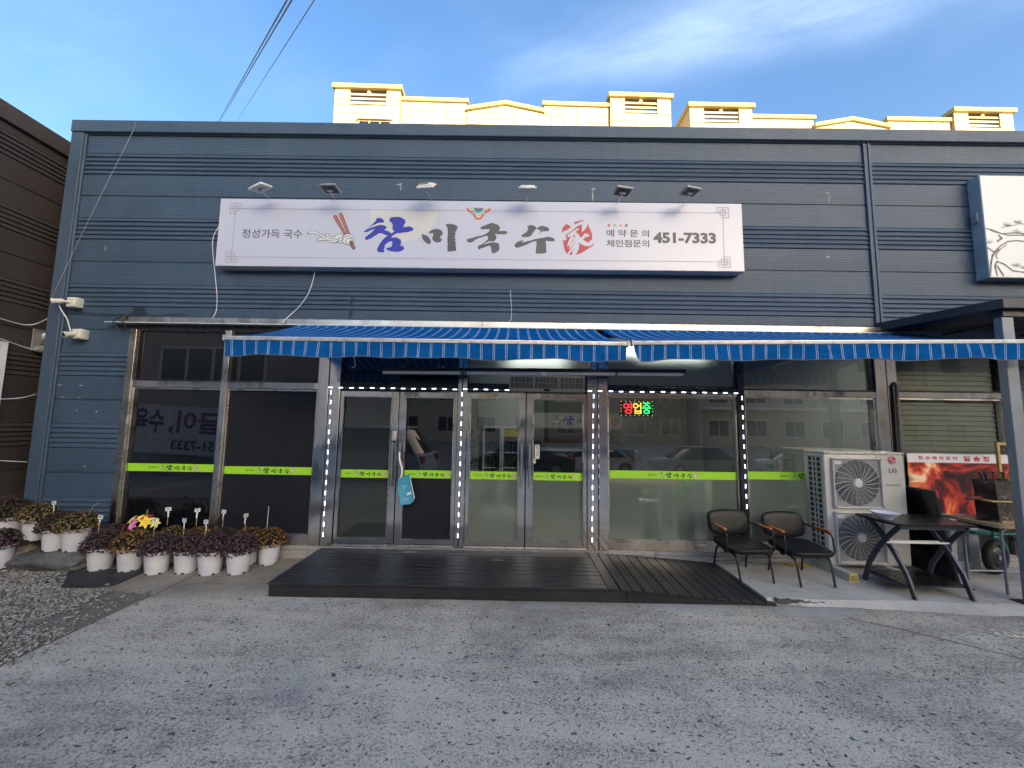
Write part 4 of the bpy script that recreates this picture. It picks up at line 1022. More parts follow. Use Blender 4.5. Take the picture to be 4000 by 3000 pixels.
# hot-air curtain over the right doors
t = thing('air_curtain', 'beige slatted air curtain box above the right pair of doors', 'air curtain', (-.06, -.12, 2.128))
m_beige = mat('beige_plastic', (.50, .46, .36), .5, 0, .08, 6, dirt=.2)
b = MB(); b.box(0, .97, .015, .085, 0, .205); b.box(0, .97, 0, .015, .185, .205); b.box(0, .97, -.004, .015, 0, .045)
for x in (0, .305, .636, .945): b.box(x, x+.025 if x else .02, 0, .015, .045, .185)
obj('casing', b, m_beige, t, bev=.002)
for x0 in (.02, .33, .661):
    b = MB(); w_ = .284
    for i in range(28): b.box(x0+i*w_/28, x0+i*w_/28+.004, .006, .012, .047, .183)
    for k in range(5): b.box(x0+w_*(k+1)/6-.003, x0+w_*(k+1)/6+.003, .002, .012, .047, .183)
    b.box(x0, x0+w_, .002, .012, .111, .119)
    obj('grille', b, m_beige, t)
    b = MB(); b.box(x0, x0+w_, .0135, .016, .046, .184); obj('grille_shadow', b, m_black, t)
b = MB(); b.lathe([(0, 0), (.045, 0), (.045, .004), (0, .004)], 16, M=Matrix.Translation((.485, -.004, .02)) @ Matrix.Diagonal((1, 1, .35, 1)) @ Euler((R(90), 0, 0)).to_matrix().to_4x4()); obj('maker_badge', b, m_black, t)
t = thing('door_sensor', 'small silver door sensor box at the top of the right column', 'sensor', (1.03, -.052, 2.20))
b = MB(); b.box(-.08, .08, -.04, 0, -.016, .016); obj('housing', b, mat('sensor_silver', (.45, .45, .45), .35, .4), t, bev=.005)
b = MB(); b.lathe([(0, 0), (.010, 0), (.010, .004), (0, .004)], 12, M=Matrix.Translation((.0, -.04, 0)) @ Euler((R(90), 0, 0)).to_matrix().to_4x4()); obj('eye', b, m_black, t)

# ------------------------------------------------------------------ LED light strings
m_led = lamp_mat('led_white', (.66, .76, 1.), 1.25)
m_led_body = mat('led_body', (.42, .44, .5), .3)
def mod_mesh(vert):
    b = MB(); L = .027
    if vert: b.box(-.008, .008, 0, .006, -L, L)
    else: b.box(-L, L, 0, .006, -.008, .008)
    b.m = 1
    for k in (-.0185, 0, .0185):
        if vert: b.box(-.0062, .0062, -.004, -.0005, k-.007, k+.007)
        else: b.box(k-.007, k+.007, -.004, -.0005, -.0062, .0062)
    return b.mesh('led_module', [m_led_body, m_led])
mH, mV = mod_mesh(False), mod_mesh(True)
def led(lab, x0, z0, x1, z1, n, y, vert):
    t = thing('led_light_string', lab, 'light string', (x0, y, z0), group='white LED strings around the doors and window')
    pts = []
    for i in range(n):
        f = i/(n-1); dx = (x1-x0)*f+random.uniform(-.003, .003); dz = (z1-z0)*f+random.uniform(-.003, .003)
        link('led_module', mV if vert else mH, t, (dx, 0, dz), (0, random.uniform(-.05, .05), 0)); pts.append((dx, .006, dz))
    b = MB(); b.tube(pts, .003, 5); obj('wire', b, m_white, t)
led('lit LED string running level along the tops of the doors and window', -2.385, 2.147, 2.88, 2.152, 40, -.047, False)
led('lit LED string hanging down the polished column left of the left doors', -2.366, 2.085, -2.362, .295, 15, -.062, True)
led('lit LED string hanging between the two pairs of doors', -.667, 2.085, -.671, .31, 15, -.062, True)
led('lit LED string hanging down the polished column right of the right doors', 1.032, 2.085, 1.008, .285, 15, -.062, True)
led('shorter lit LED string on the dark mullion behind the chairs', 2.955, 2.09, 2.957, .72, 12, -.05, True)

# ------------------------------------------------------------------ cameras, cables, hooks
m_cream = mat('aged_white_plastic', (.62, .60, .52), .45, 0, .08, 8, dirt=.2)
def cctv(lab, x, z, bx, bz, aim):
    t = thing('security_camera', lab, 'security camera', (bx, -.03, bz), group='security cameras at the left corner')
    b = MB(); b.box(-.066, .066, -.07, .03, -.066, .066); b.box(.02, .066, -.085, -.07, -.06, .06); obj('junction_box', b, m_cream, t, bev=.008, seg=2)
    v = Vector((x-bx, -.09, z-bz))
    b = MB(); b.tube([(0, -.06, 0), (v.x*.5, -.10, v.z*.5), tuple(v+Vector((0, -.01, 0)))], .014, 8); b.lathe([(0, -.012), (.035, -.012), (.035, 0), (0, .004)], 14, M=Matrix.Translation((0, -.07, 0)) @ Euler((R(90), 0, 0)).to_matrix().to_4x4()); obj('mount', b, m_cream, t, smooth=True)
    d = Vector(aim).normalized(); q = d.to_track_quat('Z', 'Y').to_matrix().to_4x4()
    Mx = Matrix.Translation(v+Vector((0, -.02, 0))) @ q
    b = MB(); b.lathe([(0, -.05), (.028, -.05), (.033, -.04), (.033, .035), (.038, .037), (.038, .062), (.030, .063)], 16, M=Mx); obj('housing', b, m_cream, t, smooth=True)
    b = MB(); b.lathe([(.032, .058), (.014, .052), (.014, .060), (0, .060)], 16, M=Mx); obj('lens', b, m_black, t, smooth=True)
cctv('upper cream security camera pointing left on the navy corner trim', -5.985, 3.222, -5.86, 3.225, (-.62, -.78, -.25))
cctv('lower cream security camera pointing forward beside the window', -5.775, 2.785, -5.74, 2.80, (-.25, -.9, -.35))
def cable(name, lab, cat, pts, r, m, n=40, parent=None):
    P = [Vector(p) for p in pts]; out = []
    k = len(P)-1
    for i in range(n+1):
        s = i/n*k; j = min(int(s), k-1); f = s-j
        p0, p1, p2, p3 = P[max(j-1, 0)], P[j], P[j+1], P[min(j+2, k)]
        out.append(.5*((2*p1)+(-p0+p2)*f+(2*p0-5*p1+4*p2-p3)*f*f+(-p0+3*p1-3*p2+p3)*f**3))
    b = MB(); b.tube(out, r, 6); o = obj(name, b, m, parent, smooth=True)
    if parent is None: tag(o, lab, cat)
    return o
m_cab_w = mat('white_cable', (.62, .62, .62), .5); m_cab_g = mat('grey_cable', (.26, .28, .30), .5); m_cab_k = mat('black_cable', (.012, .012, .014), .5)
cable('cable', 'white cable hanging from the lower left corner of the sign', 'cable', [(-4.02, -.05, 4.35), (-4.10, -.05, 4.15), (-4.08, -.045, 3.9), (-4.045, -.04, 3.70), (-4.02, -.03, 3.52), (-3.99, -.03, 3.34), (-3.985, -.03, 3.15), (-4.0, -.06, 3.05)], .0048, m_cab_w)
cable('cable', 'white cable sweeping from under the sign down to the awning', 'cable', [(-2.69, -.05, 3.74), (-2.71, -.04, 3.6), (-2.78, -.03, 3.38), (-2.90, -.03, 3.2), (-2.98, -.05, 3.1), (-3.01, -.14, 2.99), (-3.0, -.16, 2.96)], .006, m_cab_w)
cable('cable', 'short thin white cable on the ribbed wall above the awning middle', 'cable', [(-.062, -.03, 3.49), (-.06, -.03, 3.40), (-.045, -.03, 3.25), (-.049, -.03, 3.1), (-.07, -.05, 3.06)], .004, m_cab_w)
cable('cable', 'thin grey cable slanting across the wall from the roof edge to the upper camera', 'cable', [(-5.33, -.07, 5.80), (-5.34, -.07, 5.66), (-5.75, -.06, 4.55), (-6.17, -.06, 3.30)], .0032, m_cab_g)
cable('cable', 'dark cable running along the wall from the upper camera to the flashing', 'cable', [(-6.05, -.10, 3.17), (-5.9, -.06, 3.12), (-5.5, -.03, 3.085), (-5.0, -.03, 3.09), (-4.7, -.04, 3.075), (-4.5, -.04, 3.10), (-4.33, -.05, 3.075)], .006, m_cab_k)
cable('cable', 'white cable looping between the two security cameras', 'cable', [(-6.03, -.1, 3.21), (-5.99, -.09, 3.12), (-5.93, -.06, 3.0), (-5.90, -.05, 2.9), (-5.84, -.06, 2.80), (-5.78, -.08, 2.77)], .007, m_cab_w)
cable('cable_bundle', 'tangle of dark cable ends over the left end of the flashing', 'cable', [(-5.08, -.05, 3.14), (-5.0, -.07, 3.17), (-4.93, -.05, 3.15), (-5.03, -.08, 3.12), (-5.14, -.14, 3.02), (-5.22, -.15, 2.96), (-5.17, -.14, 2.88), (-5.11, -.12, 2.84), (-5.08, -.13, 2.92), (-5.12, -.14, 3.0), (-5.03, -.08, 3.13), (-4.95, -.06, 3.19)], .007, m_cab_k, 80)
cable('wire_hook', 'white wire hook hanging from the awning over the left doors', 'hook', [(-1.88, -.6, 2.52), (-1.86, -.6, 2.42), (-1.85, -.6, 2.36), (-1.87, -.6, 2.34), (-1.89, -.6, 2.355)], .005, m_cab_w)
# gas pipe beside the right post
t = tag(obj('gas_pipe', MB().tube([(4.93, .03, 2.30), (4.925, -.06, 2.305), (4.925, -.085, 2.28), (4.915, -.085, 1.6), (4.905, -.085, .35), (4.905, -.05, .12)], .024, 12), mat('pipe_paint', (.10, .09, .085), .5, 0, .2, 8, dirt=.4), smooth=True), 'dark gas pipe standing against the polished post right of the outdoor unit', 'pipe')
# overhead wires
for lab, a, c, r in (('thicker left overhead wire crossing the sky', (-2.377, -1.5, 6.001), (-15.972, 14, 17.231), .011), ('thicker overhead wire close beside the left one', (-2.33, -1.5, 6.0), (-15.90, 14, 17.25), .011), ('thin right overhead wire crossing the sky', (-2.10, -1.5, 6.0), (-15.0, 14, 17.27), .007)):
    A, C_ = Vector(a), Vector(c); d = C_-A
    P = [A-d*.6+Vector((0, 0, .0)), A, A+d*.25, A+d*.5, C_, A+d*1.6]
    b = MB(); b.tube(P, r*.72, 8); tag(obj('power_line', b, m_cab_k, smooth=True), lab, 'wire', 'overhead wires crossing the sky')
# right canopy of the next shop
t = thing('porch_canopy', 'dark flat porch canopy on a grey steel post at the right edge', 'canopy', (0, 0, 0))
def slab(pts, z0, z1, z0b, z1b):
    b = MB(); (xa, ya), (xb, yb), (xc, yc), (xd, yd) = pts
    v = [(xa, ya, z0), (xb, yb, z0), (xc, yc, z0b), (xd, yd, z0b), (xa, ya, z1), (xb, yb, z1), (xc, yc, z1b), (xd, yd, z1b)]
    return b.add(v, [(0, 3, 2, 1), (4, 5, 6, 7), (0, 1, 5, 4), (1, 2, 6, 5), (2, 3, 7, 6), (3, 0, 4, 7)])
m_canopy = mat('canopy_paint', (.030, .032, .040), .5, 0, .15, 4)
obj('roof_slab', slab([(4.97, -1.2), (9.6, -1.2), (9.6, -.04), (4.76, -.04)], 2.972, 3.07, 3.0, 3.105), m_canopy, t, bev=.004)
b = MB(); b.box(5.03, 9.6, -1.14, -1.02, 2.90, 2.968); obj('beam', b, m_canopy, t, bev=.003)
for x in (5.6, 6.6, 7.6):
    b = MB(); b.box(x, x+.03, -1.0, -.06, 2.945, 2.97); obj('joist', b, m_canopy, t)
m_post = mat('post_grey', (.20, .22, .25), .45, .2, .1, 5, dirt=.15)
b = MB(); b.box(5.035, 5.155, -1.125, -1.05, .055, 2.898); obj('post', b, m_post, t, bev=.004)
b = MB(); b.box(4.98, 5.2, -1.19, -.99, .048, .058); obj('base_plate', b, mat('rusty_plate', (.07, .05, .045), .7, .3, .3, 12), t, bev=.003)

# ------------------------------------------------------------------ black timber deck with ramp
def deckwood():
    g = N('black_timber'); co = g.coord('Object'); oi = g.n('ShaderNodeObjectInfo')
    gr = g.noise(g.coord('Object', (1.2, 14, 14)), 4, 7, .65)
    pt = g.noise(co, 2.3, 5)
    c = g.mix(g.rng(gr, .35, .7), (.008, .0085, .010), (.026, .026, .029))
    c = g.mix(g.rng(pt, .5, .75, 0, .55), c, (.036, .034, .034))
    c = g.mix(g.rng(g.noise(g.coord('Object', (2, 20, 20)), 5, 4), .70, .76, 0, .8), c, (.16, .13, .10))
    h = g.n('ShaderNodeHueSaturation'); g.set(h.inputs['Color'], c); g.set(h.inputs['Value'], g.rng(oi.outputs['Random'], 0, 1, .75, 1.3))
    return g.out(g.bsdf(h.outputs[0], g.rng(gr, .3, .7, .42, .62), 0, g.bump(gr, .003, .5), .4))
m_deck = deckwood()
dk = thing('wooden_deck', 'low black timber deck with a ramp at its right end before the doors', 'deck')
n = 10; y = -1.125; step = (1.125-.062)/n
for i in range(n):
    b = MB(); b.box(-1.66, 1.66, 0, step-.011, -.022, 0)
    obj('plank', b, m_deck, dk, (-.715, y+i*step, .142+random.uniform(-.0015, .0015)), (random.uniform(-.006, .006), 0, 0), bev=.003)
n = 14; x = .951; step = (2.585-.951)/n
for i in range(n):
    xa = x+i*step; za = .143-.118*(i/n)**1.15; zb = .143-.118*((i+1)/n)**1.15
    yb = -.085+.055*(i/n)
    b = MB(); b.box(0, step-.010, -1.125, yb, -.02, 0)
    obj('plank', b, m_deck, dk, (xa, 0, za), (0, math.atan2(za-zb, step), random.uniform(-.003, .003)), bev=.003)
b = MB(); b.box(-2.36, 1.13, -1.106, -1.08, .006, .118); obj('fascia_board', b, m_deck, dk, bev=.003)
b = MB(); b.prism([(1.134, .006), (2.575, .006), (2.575, .012), (1.134, .112)], -1.108, -1.08); obj('fascia_board', b, m_deck, dk)
b = MB(); b.box(-2.372, -2.36, -1.10, -.07, .006, .118); obj('fascia_board', b, m_deck, dk)
b = MB()
for xx in (-1.9, -.7, .5): b.box(xx, xx+.05, -1.075, -.07, .005, .118)
obj('joist', b, m_deck, dk)
b = MB()
for i in range(26):
    xx = random.choice([-2.2, -1.35, -.5, .35, .85])+random.uniform(-.02, .02); yv = -1.1+random.randrange(10)*.106+random.uniform(.02, .08)
    b.lathe([(0, .1435), (.004, .1435)], 6, (xx, yv, 0))
obj('screw_head', b, m_alu, dk)
for (x, y, L, r_, lab) in ((-1.22, -.20, .085, .02, 'thin pale splinter on the deck near the left doors'), (-.16, -.42, .07, .0, 'thin pale splinter lying in the middle of the deck')):
    b = MB(); b.prism([(-L, -.004), (L*.9, -.003), (L, .003), (-L*.8, .004)], .146, .149, 'z', Matrix.Translation((x, y, 0)) @ Matrix.Rotation(r_, 4, 'Z')); tag(obj('wood_splinter', b, mat('bare_wood', (.40, .36, .28), .7)), lab, 'splinter')

# ------------------------------------------------------------------ chairs
m_vinylk = None
def leather():
    g = N('black_leather'); co = g.coord('Object')
    v = g.n('ShaderNodeTexVoronoi'); g.set(v.inputs['Vector'], co); v.inputs['Scale'].default_value = 240
    n = g.noise(co, 5, 5)
    nm = g.bump(g.math('ADD', v.outputs[0], g.math('MULTIPLY', n, 2.)), .002, .3)
    return g.out(g.bsdf(g.mix(n, (.006, .0063, .0075), (.013, .0135, .0155)), g.rng(n, .3, .7, .30, .45), 0, nm, .22))
m_vinylk = leather()
m_armwood = mat('orange_wood', (.36, .11, .028), .35, 0, .2, 20)
def cushion(sx, sy, sz, cuts=6):
    bm = bmesh.new(); bmesh.ops.create_cube(bm, size=1)
    bmesh.ops.subdivide_edges(bm, edges=bm.edges[:], cuts=cuts, use_grid_fill=True)
    for v in bm.verts:
        p = v.co*2
        f = lambda a: math.copysign(abs(a)**.9, a)
        e = 5.
        L = (abs(p.x)**e+abs(p.y)**e+abs(p.z)**e)**(1/e)
        q = p/L if L > 0 else p
        v.co = Vector((q.x*sx/2, q.y*sy/2, q.z*sz/2*(1-.12*(q.x*q.x+q.y*q.y))))
    me = bpy.data.meshes.new('cushion'); bm.to_mesh(me); bm.free()
    me.polygons.foreach_set('use_smooth', [True]*len(me.polygons)); return me
me_seat = cushion(.50, .47, .085); me_back = cushion(.50, .06, .30); me_seat.materials.append(m_vinylk); me_back.materials.append(m_vinylk)
def bend(pts, r=.05, n=5):
    P = [Vector(p) for p in pts]; out = [P[0]]
    for i in range(1, len(P)-1):
        a, b_, c = P[i-1], P[i], P[i+1]
        u = (a-b_); v = (c-b_); k = min(r, u.length*.45, v.length*.45); p0 = b_+u.normalized()*k; p2 = b_+v.normalized()*k
        for j in range(n+1):
            t = j/n; out.append(p0*(1-t)**2+b_*2*t*(1-t)+p2*t*t)
    out.append(P[-1]); return out
def chair(lab, loc, rz):
    t = thing('chair', lab, 'chair', loc, (0, 0, rz), 'black chairs beside the ramp')
    link('seat', me_seat, t, (0, -.01, .335), (R(3), 0, 0))
    link('backrest', me_back, t, (0, .235, .525), (R(-14), 0, 0))
    b = MB(); b.box(-.19, .19, .0, .012, -.12, .12, Matrix.Translation((0, .264, .525)) @ Euler((R(-13), 0, 0)).to_matrix().to_4x4()); obj('back_shell', b, m_black, t, bev=.01)
    for s in (-1, 1):
        b = MB(); b.tube(bend([(s*.185, -.245, 0), (s*.19, -.19, .275), (s*.19, .17, .285), (s*.20, .235, 0)], .06), .0115, 10); obj('leg_frame', b, m_black, t, smooth=True)
        b = MB(); b.tube(bend([(s*.20, .02, .275), (s*.265, -.10, .285), (s*.272, -.165, .32), (s*.268, -.145, .513), (s*.262, .06, .525), (s*.245, .25, .54)], .045), .0095, 10); obj('arm_frame', b, m_black, t, smooth=True)
        b = MB(); b.box(s*.266-.02, s*.266+.02, -.13, .09, .525, .549); obj('armrest', b, m_armwood, t, bev=.006, seg=2)
    b = MB(); b.tube([(-.197, .222, .085), (.197, .222, .085)], .008, 8); b.tube([(-.19, .0, .282), (.19, .0, .282)], .01, 8); b.tube([(-.245, .25, .54), (.245, .25, .54)], .0085, 8); obj('stretcher', b, m_black, t, smooth=True)
    return t
c1 = chair('black leather chair with wooden armrests, nearer the ramp', (2.63, -.475, .05), R(4))
c2 = dup(c1, (3.235, -.54, .05), (0, 0, R(2)), 'black leather chair with wooden armrests, next to the outdoor unit')

# ------------------------------------------------------------------ outdoor air-conditioning unit
m_ac = mat('ac_enamel', (.50, .485, .44), .42, 0, .05, 3, dirt=.15)
m_grille = mat('ac_grille', (.56, .555, .53), .45, 0, .05, 5)
ac = thing('outdoor_unit', 'tall beige air-conditioning outdoor unit with two round fan grilles beside the chairs', 'outdoor unit', (3.725, -.36, .128))
AW, AD, AH = .95, .33, 1.315
b = MB()
b.box(.0, AW, .012, AD, 0, AH-.03); b.box(-.004, AW+.004, -.004, AD+.004, AH-.03, AH)
obj('casing', b, m_ac, ac, bev=.012, seg=2)
b = MB(); b.box(.62, AW-.005, .003, .0125, .02, AH-.045); obj('front_panel', b, m_ac, ac, bev=.004)
for i, z in enumerate((.515-.085, .515+.555)):
    z0 = .035+i*.625
    # fan guard
    fx0, fx1 = .075, .655; f0, f1 = z0, z0+.582; cx, cz = (fx0+fx1)/2, (f0+f1)/2
    b = MB(); y0 = -.028
    for (a, c, d, e) in ((fx0, fx1, f0, f0+.014), (fx0, fx1, f1-.014, f1), (fx0, fx0+.014, f0+.014, f1-.014), (fx1-.014, fx1, f0+.014, f1-.014)): b.box(a, c, y0, .012, d, e)
    obj('fan_guard_frame', b, m_grille, ac, bev=.004)
    b = MB(); b.lathe([(.27, 0), (.27, .06), (0, .06)], 40, M=Matrix.Translation((cx, -.006+.02, cz)) @ Euler((R(-90), 0, 0)).to_matrix().to_4x4()); 
    b2 = MB()
    # opening: a ring plate with the dark well behind
    k = 40; vs = []
    for j in range(k):
        a = 2*math.pi*j/k; c_, s_ = math.cos(a), math.sin(a); m_ = max(abs(c_), abs(s_)); vs += [(cx+.268*c_, .0005, cz+.268*s_), (cx+.284*c_/m_, .0005, cz+.284*s_/m_)]
    fs = [(2*j, 2*j+1, (2*j+3) % (2*k), (2*j+2) % (2*k)) for j in range(k)]
    b2.add(vs, fs); obj('guard_plate', b2, mat('ac_shade', (.30, .30, .29), .5) if 'ac_shade' not in bpy.data.materials else bpy.data.materials['ac_shade'], ac)
    disc = MB(); disc.lathe([(0, 0), (.266, 0)], 40, M=Matrix.Translation((cx, -.0015, cz)) @ Euler((R(90), 0, 0)).to_matrix().to_4x4()); obj('fan_well', disc, m_black, ac)
    fb = MB()
    for q in range(3):
        a0 = 2*math.pi*q/3+.5*i
        ring = []
        for r0, da, dy in ((.05, -.25, -.004), (.05, .35, -.010), (.16, .55, -.012), (.25, .6, -.010), (.25, -.1, -.003), (.15, -.35, -.002)):
            ring.append((cx+r0*math.cos(a0+da), dy-.001, cz+r0*math.sin(a0+da)))
        fb.add(ring, [(0, 1, 2, 3, 4, 5)])
    obj('fan_blade', fb, mat('fan_grey', (.06, .06, .062), .5) if 'fan_grey' not in bpy.data.materials else bpy.data.materials['fan_grey'], ac)
    b = MB()
    for q in range(15):
        r0 = .058+q*.0152; n_ = 36
        b.tube([(cx+r0*math.cos(2*math.pi*j/n_), -.020, cz+r0*math.sin(2*math.pi*j/n_)) for j in range(n_)], .0016, 4, closed=True)
    for q in range(22):
        a0 = 2*math.pi*q/22; b.tube([(cx+r0*math.cos(a0+.35*(r0/.27)), -.023, cz+r0*math.sin(a0+.35*(r0/.27))) for r0 in (.05, .11, .17, .23, .278)], .0026, 4)
    for sx in (-1, 1):
        for sz in (-1, 1):
            for q in range(7):
                r0 = .283+q*.0152; aa = math.atan2(sz, sx); w_ = math.acos(min(1, .278/r0)); sp = math.pi/4-w_
                if sp <= .02: continue
                b.tube([(cx+r0*math.cos(aa-sp+2*sp*j/5), -.02, cz+r0*math.sin(aa-sp+2*sp*j/5)) for j in range(6)], .0016, 4)
    o = obj('fan_guard', b, m_grille, ac)
    b = MB(); b.lathe([(.0, .010), (.045, .008), (.053, 0), (.053, -.01)], 24, M=Matrix.Translation((cx, -.022, cz)) @ Euler((R(90), 0, 0)).to_matrix().to_4x4()); obj('fan_hub', b, m_grille, ac, smooth=True)
    b = MB(); b.box(fx0+.018, fx0+.10, -.027, -.02, f1-.075, f1-.03); obj('name_plate', b, m_grille, ac, bev=.002)
    b = MB()
    for sx in (fx0+.012, fx1-.012):
        for sz in (f0+.014, f1-.014): b.lathe([(0, 0), (.008, 0)], 8, M=Matrix.Translation((sx, -.0295, sz)) @ Euler((R(90), 0, 0)).to_matrix().to_4x4())
    obj('screw', b, m_black, ac)
b = MB()
for z in (.33, .62, .92): b.box(.69, .88, -.0005, .0028, z, z+.006)
obj('panel_groove', b, mat('ac_groove', (.36, .35, .32), .6), ac)
b = MB(); b.box(.79, .935, -.004, .003, .03, .18); obj('service_cover', b, m_ac, ac, bev=.01)
b = MB()
for x_ in (.04, .26, .48, .74, .93): b.lathe([(0, 0), (.007, 0)], 8, M=Matrix.Translation((x_, -.0055, AH-.015)) @ Euler((R(90), 0, 0)).to_matrix().to_4x4())
obj('screw', b, m_black, ac)
# round red badge with the stylised letters, and grey lettering
bx, bz = .803, 1.222
b = MB(); b.poly([(bx+.048*math.cos(a*math.pi/16), bz+.048*math.sin(a*math.pi/16)) for a in range(32)], .0012); obj('badge', b, mat('badge_red', (.42, .012, .055), .35), ac)
b = MB()
arcp = [(bx+.036*math.cos(R(a)), bz+.036*math.sin(R(a))) for a in range(70, 361, 12)]
b.line(arcp, .0055, -.0002); b.line([(bx+.036, bz), (bx+.012, bz)], .0055, -.0004)
b.line([(bx, bz+.022), (bx, bz-.018), (bx+.014, bz-.018)], .0055, -.0006)
b.poly([(bx-.017+.007*math.cos(a*math.pi/6), bz+.014+.007*math.sin(a*math.pi/6)) for a in range(12)], -.0004)
obj('badge_mark', b, m_white, ac)
link('lettering', text_mesh('LG', .757, .852, 1.076, 1.128, m_ink, .0012, .03), ac)
link('lettering', text_mesh('Smart Inverter', .712, .893, .928, .947, m_ink, .0012), ac)
# coil louvres on the side that faces the chairs
b = MB()
for x_, y_ in ((0, .04), (0, .12), (0, .175), (0, .255)): b.box(-.010, .0, y_, y_+.018, .06, AH-.06)
for i in range(20): b.box(-.010, .0, .04, .273, .06+i*(AH-.135)/19, .075+i*(AH-.135)/19)
obj('side_grille', b, m_ac, ac)
b = MB(); b.box(-.0025, .0, .05, .265, .07, AH-.07); obj('coil', b, mat('coil_dark', (.05, .05, .055), .5, .5), ac)
m_yel = mat('yellow_rubber', (.50, .36, .10), .7, 0, .15, 12, dirt=.3)
for x_, lab in ((3.765, 'grey and yellow support block under the left end of the outdoor unit'), (4.40, 'grey and yellow support block under the right end of the outdoor unit')):
    t = thing('support_block', lab, 'support block', (x_, -.62, .05), group='support blocks under the outdoor unit')
    b = MB(); b.prism([(-.055, 0), (.055, 0), (.042, .078), (-.042, .078)], .012, .6); obj('block', b, m_ac, t, bev=.004)
    b = MB(); b.prism([(-.056, 0), (.056, 0), (.040, .079), (-.040, .079)], 0, .012); obj('end_cap', b, m_yel, t, bev=.002)
    b = MB()
    for i in (-1.5, -.5, .5, 1.5):
        for z in (.016, .045): b.box(i*.019-.004, i*.019+.004, -.0015, 0, z, z+.02)
    obj('slot', b, m_black, t)
# white satellite-like lid leaning behind the unit, yellow rag
g_ = MB(); Mx = Matrix.Translation((3.60, -.03, .44)) @ Euler((0, R(90-8), 0)).to_matrix().to_4x4()
g_.lathe([(0, .03), (.12, .024), (.22, 0), (.225, -.006), (.12, .012), (0, .018)], 28, M=Mx)
tag(obj('round_lid', g_, m_white, smooth=True), 'white round lid half hidden behind the left side of the outdoor unit', 'lid')
rb = MB(); k = 12
for j in range(k+1):
    for i in range(k+1):
        u, v = i/k, j/k
        rb.v.append((3.36+.28*u+.02*math.sin(v*9), -.22+.16*v+.02*math.sin(u*8), .056+.028*abs(math.sin(u*7+v*5))*math.sin(math.pi*u)*math.sin(math.pi*v)+.006))
for j in range(k):
    for i in range(k): a = j*(k+1)+i; rb.f.append([a, a+1, a+k+2, a+k+1]); rb.mi.append(0)
tag(obj('rag', rb, mat('yellow_rag', (.33, .26, .05), .9, 0, .3, 30), smooth=True), 'crumpled yellow rag on the pad behind the right chair', 'rag')

# ------------------------------------------------------------------ dark folding table with crossed legs
m_tabwood = mat('dark_tabletop', (.013, .012, .012), .32, 0, .2, 6, spec=.35)
m_tabmet = mat('blue_grey_metal', (.045, .055, .072), .4, .3, .15, 6)
tb = thing('side_table', 'dark side table with curved crossed legs standing before the outdoor unit', 'table', (4.28, -.80, .05))
top = [(-.40, .22)]
top = [(-.405, .24), (-.41, -.10), (-.385, -.19), (-.34, -.225), (.40, -.235), (.41, .23)]
b = MB(); b.prism(list(top), .700, .722, 'z'); obj('tabletop', b, m_tabwood, tb, bev=.004)
for s in (-1, 1):
    for k in (-1, 1):
        b = MB(); x_ = s*.315; xo = s*.03*(1 if k > 0 else -1)
        # leg starts at one edge of the top, bows outward, reaches the floor on the other side
        pth = [(x_-xo, k*.20, .695), (x_-xo, k*.07, .56), (x_-xo, -k*.06, .40), (x_-xo, -k*.17, .22), (x_-xo, -k*.245, 0)]
        for i in range(len(pth)-1):
            p, q = Vector(pth[i]), Vector(pth[i+1]); d = (q-p).normalized(); nrm = Vector((0, -d.z, d.y))*.022
            b.add([p+nrm+Vector((-.011, 0, 0)), p-nrm+Vector((-.011, 0, 0)), q-nrm+Vector((-.011, 0, 0)), q+nrm+Vector((-.011, 0, 0)), p+nrm+Vector((.011, 0, 0)), p-nrm+Vector((.011, 0, 0)), q-nrm+Vector((.011, 0, 0)), q+nrm+Vector((.011, 0, 0))], [(0, 1, 2, 3), (4, 7, 6, 5), (0, 4, 5, 1), (1, 5, 6, 2), (2, 6, 7, 3), (3, 7, 4, 0)])
        obj('leg', b, m_tabmet, tb)
b = MB(); b.box(-.31, .31, -.20, .22, .105, .117); obj('shelf', b, m_tabwood, tb, bev=.003)
b = MB(); b.box(-.345, -.285, -.215, .235, .092, .105); b.box(.285, .345, -.215, .235, .092, .105); b.box(-.33, .33, .17, .19, .66, .69); b.box(-.33, .33, -.19, -.17, .66, .69); obj('rail', b, m_tabmet, tb)
b = MB(); b.box(-.335, .335, -.03, -.012, .478, .492); b.box(-.325, .325, .012, .026, .484, .496); obj('white_strip', b, m_white, tb)
bo = thing('bowl', 'white ceramic bowl on the left corner of the dark side table', 'bowl', (3.985, -.80, .773))
b = MB(); b.lathe([(.0, 0), (.055, 0), (.06, .012), (.115, .055), (.128, .068), (.122, .068), (.06, .018), (0, .014)], 28); obj('body', b, mat('bowl_white', (.72, .73, .78), .25, 0, .03), bo, smooth=True)
b = MB(); b.lathe([(.1285, .0668), (.129, .069), (.125, .0695)], 28); obj('rim_line', b, mat('bowl_blue', (.25, .30, .5), .3), bo)

# black board leaning on the outdoor unit
t = thing('black_board', 'black framed board leaning against the right side of the outdoor unit', 'board', (4.90, -.62, .055), (0, R(-10), R(-3)))
b = MB(); b.box(0, .018, .01, .60, .01, .98); obj('panel', b, mat('board_black', (.008, .009, .011), .12, 0, .2), t)
b = MB()
for a in ((0, .03), (.59, .62)): b.box(-.006, .024, a[0], a[1], 0, 1.0)
for a in ((0, .03), (.97, 1.0)): b.box(-.006, .024, .03, .59, a[0], a[1])
obj('frame', b, m_black, t, bev=.003)

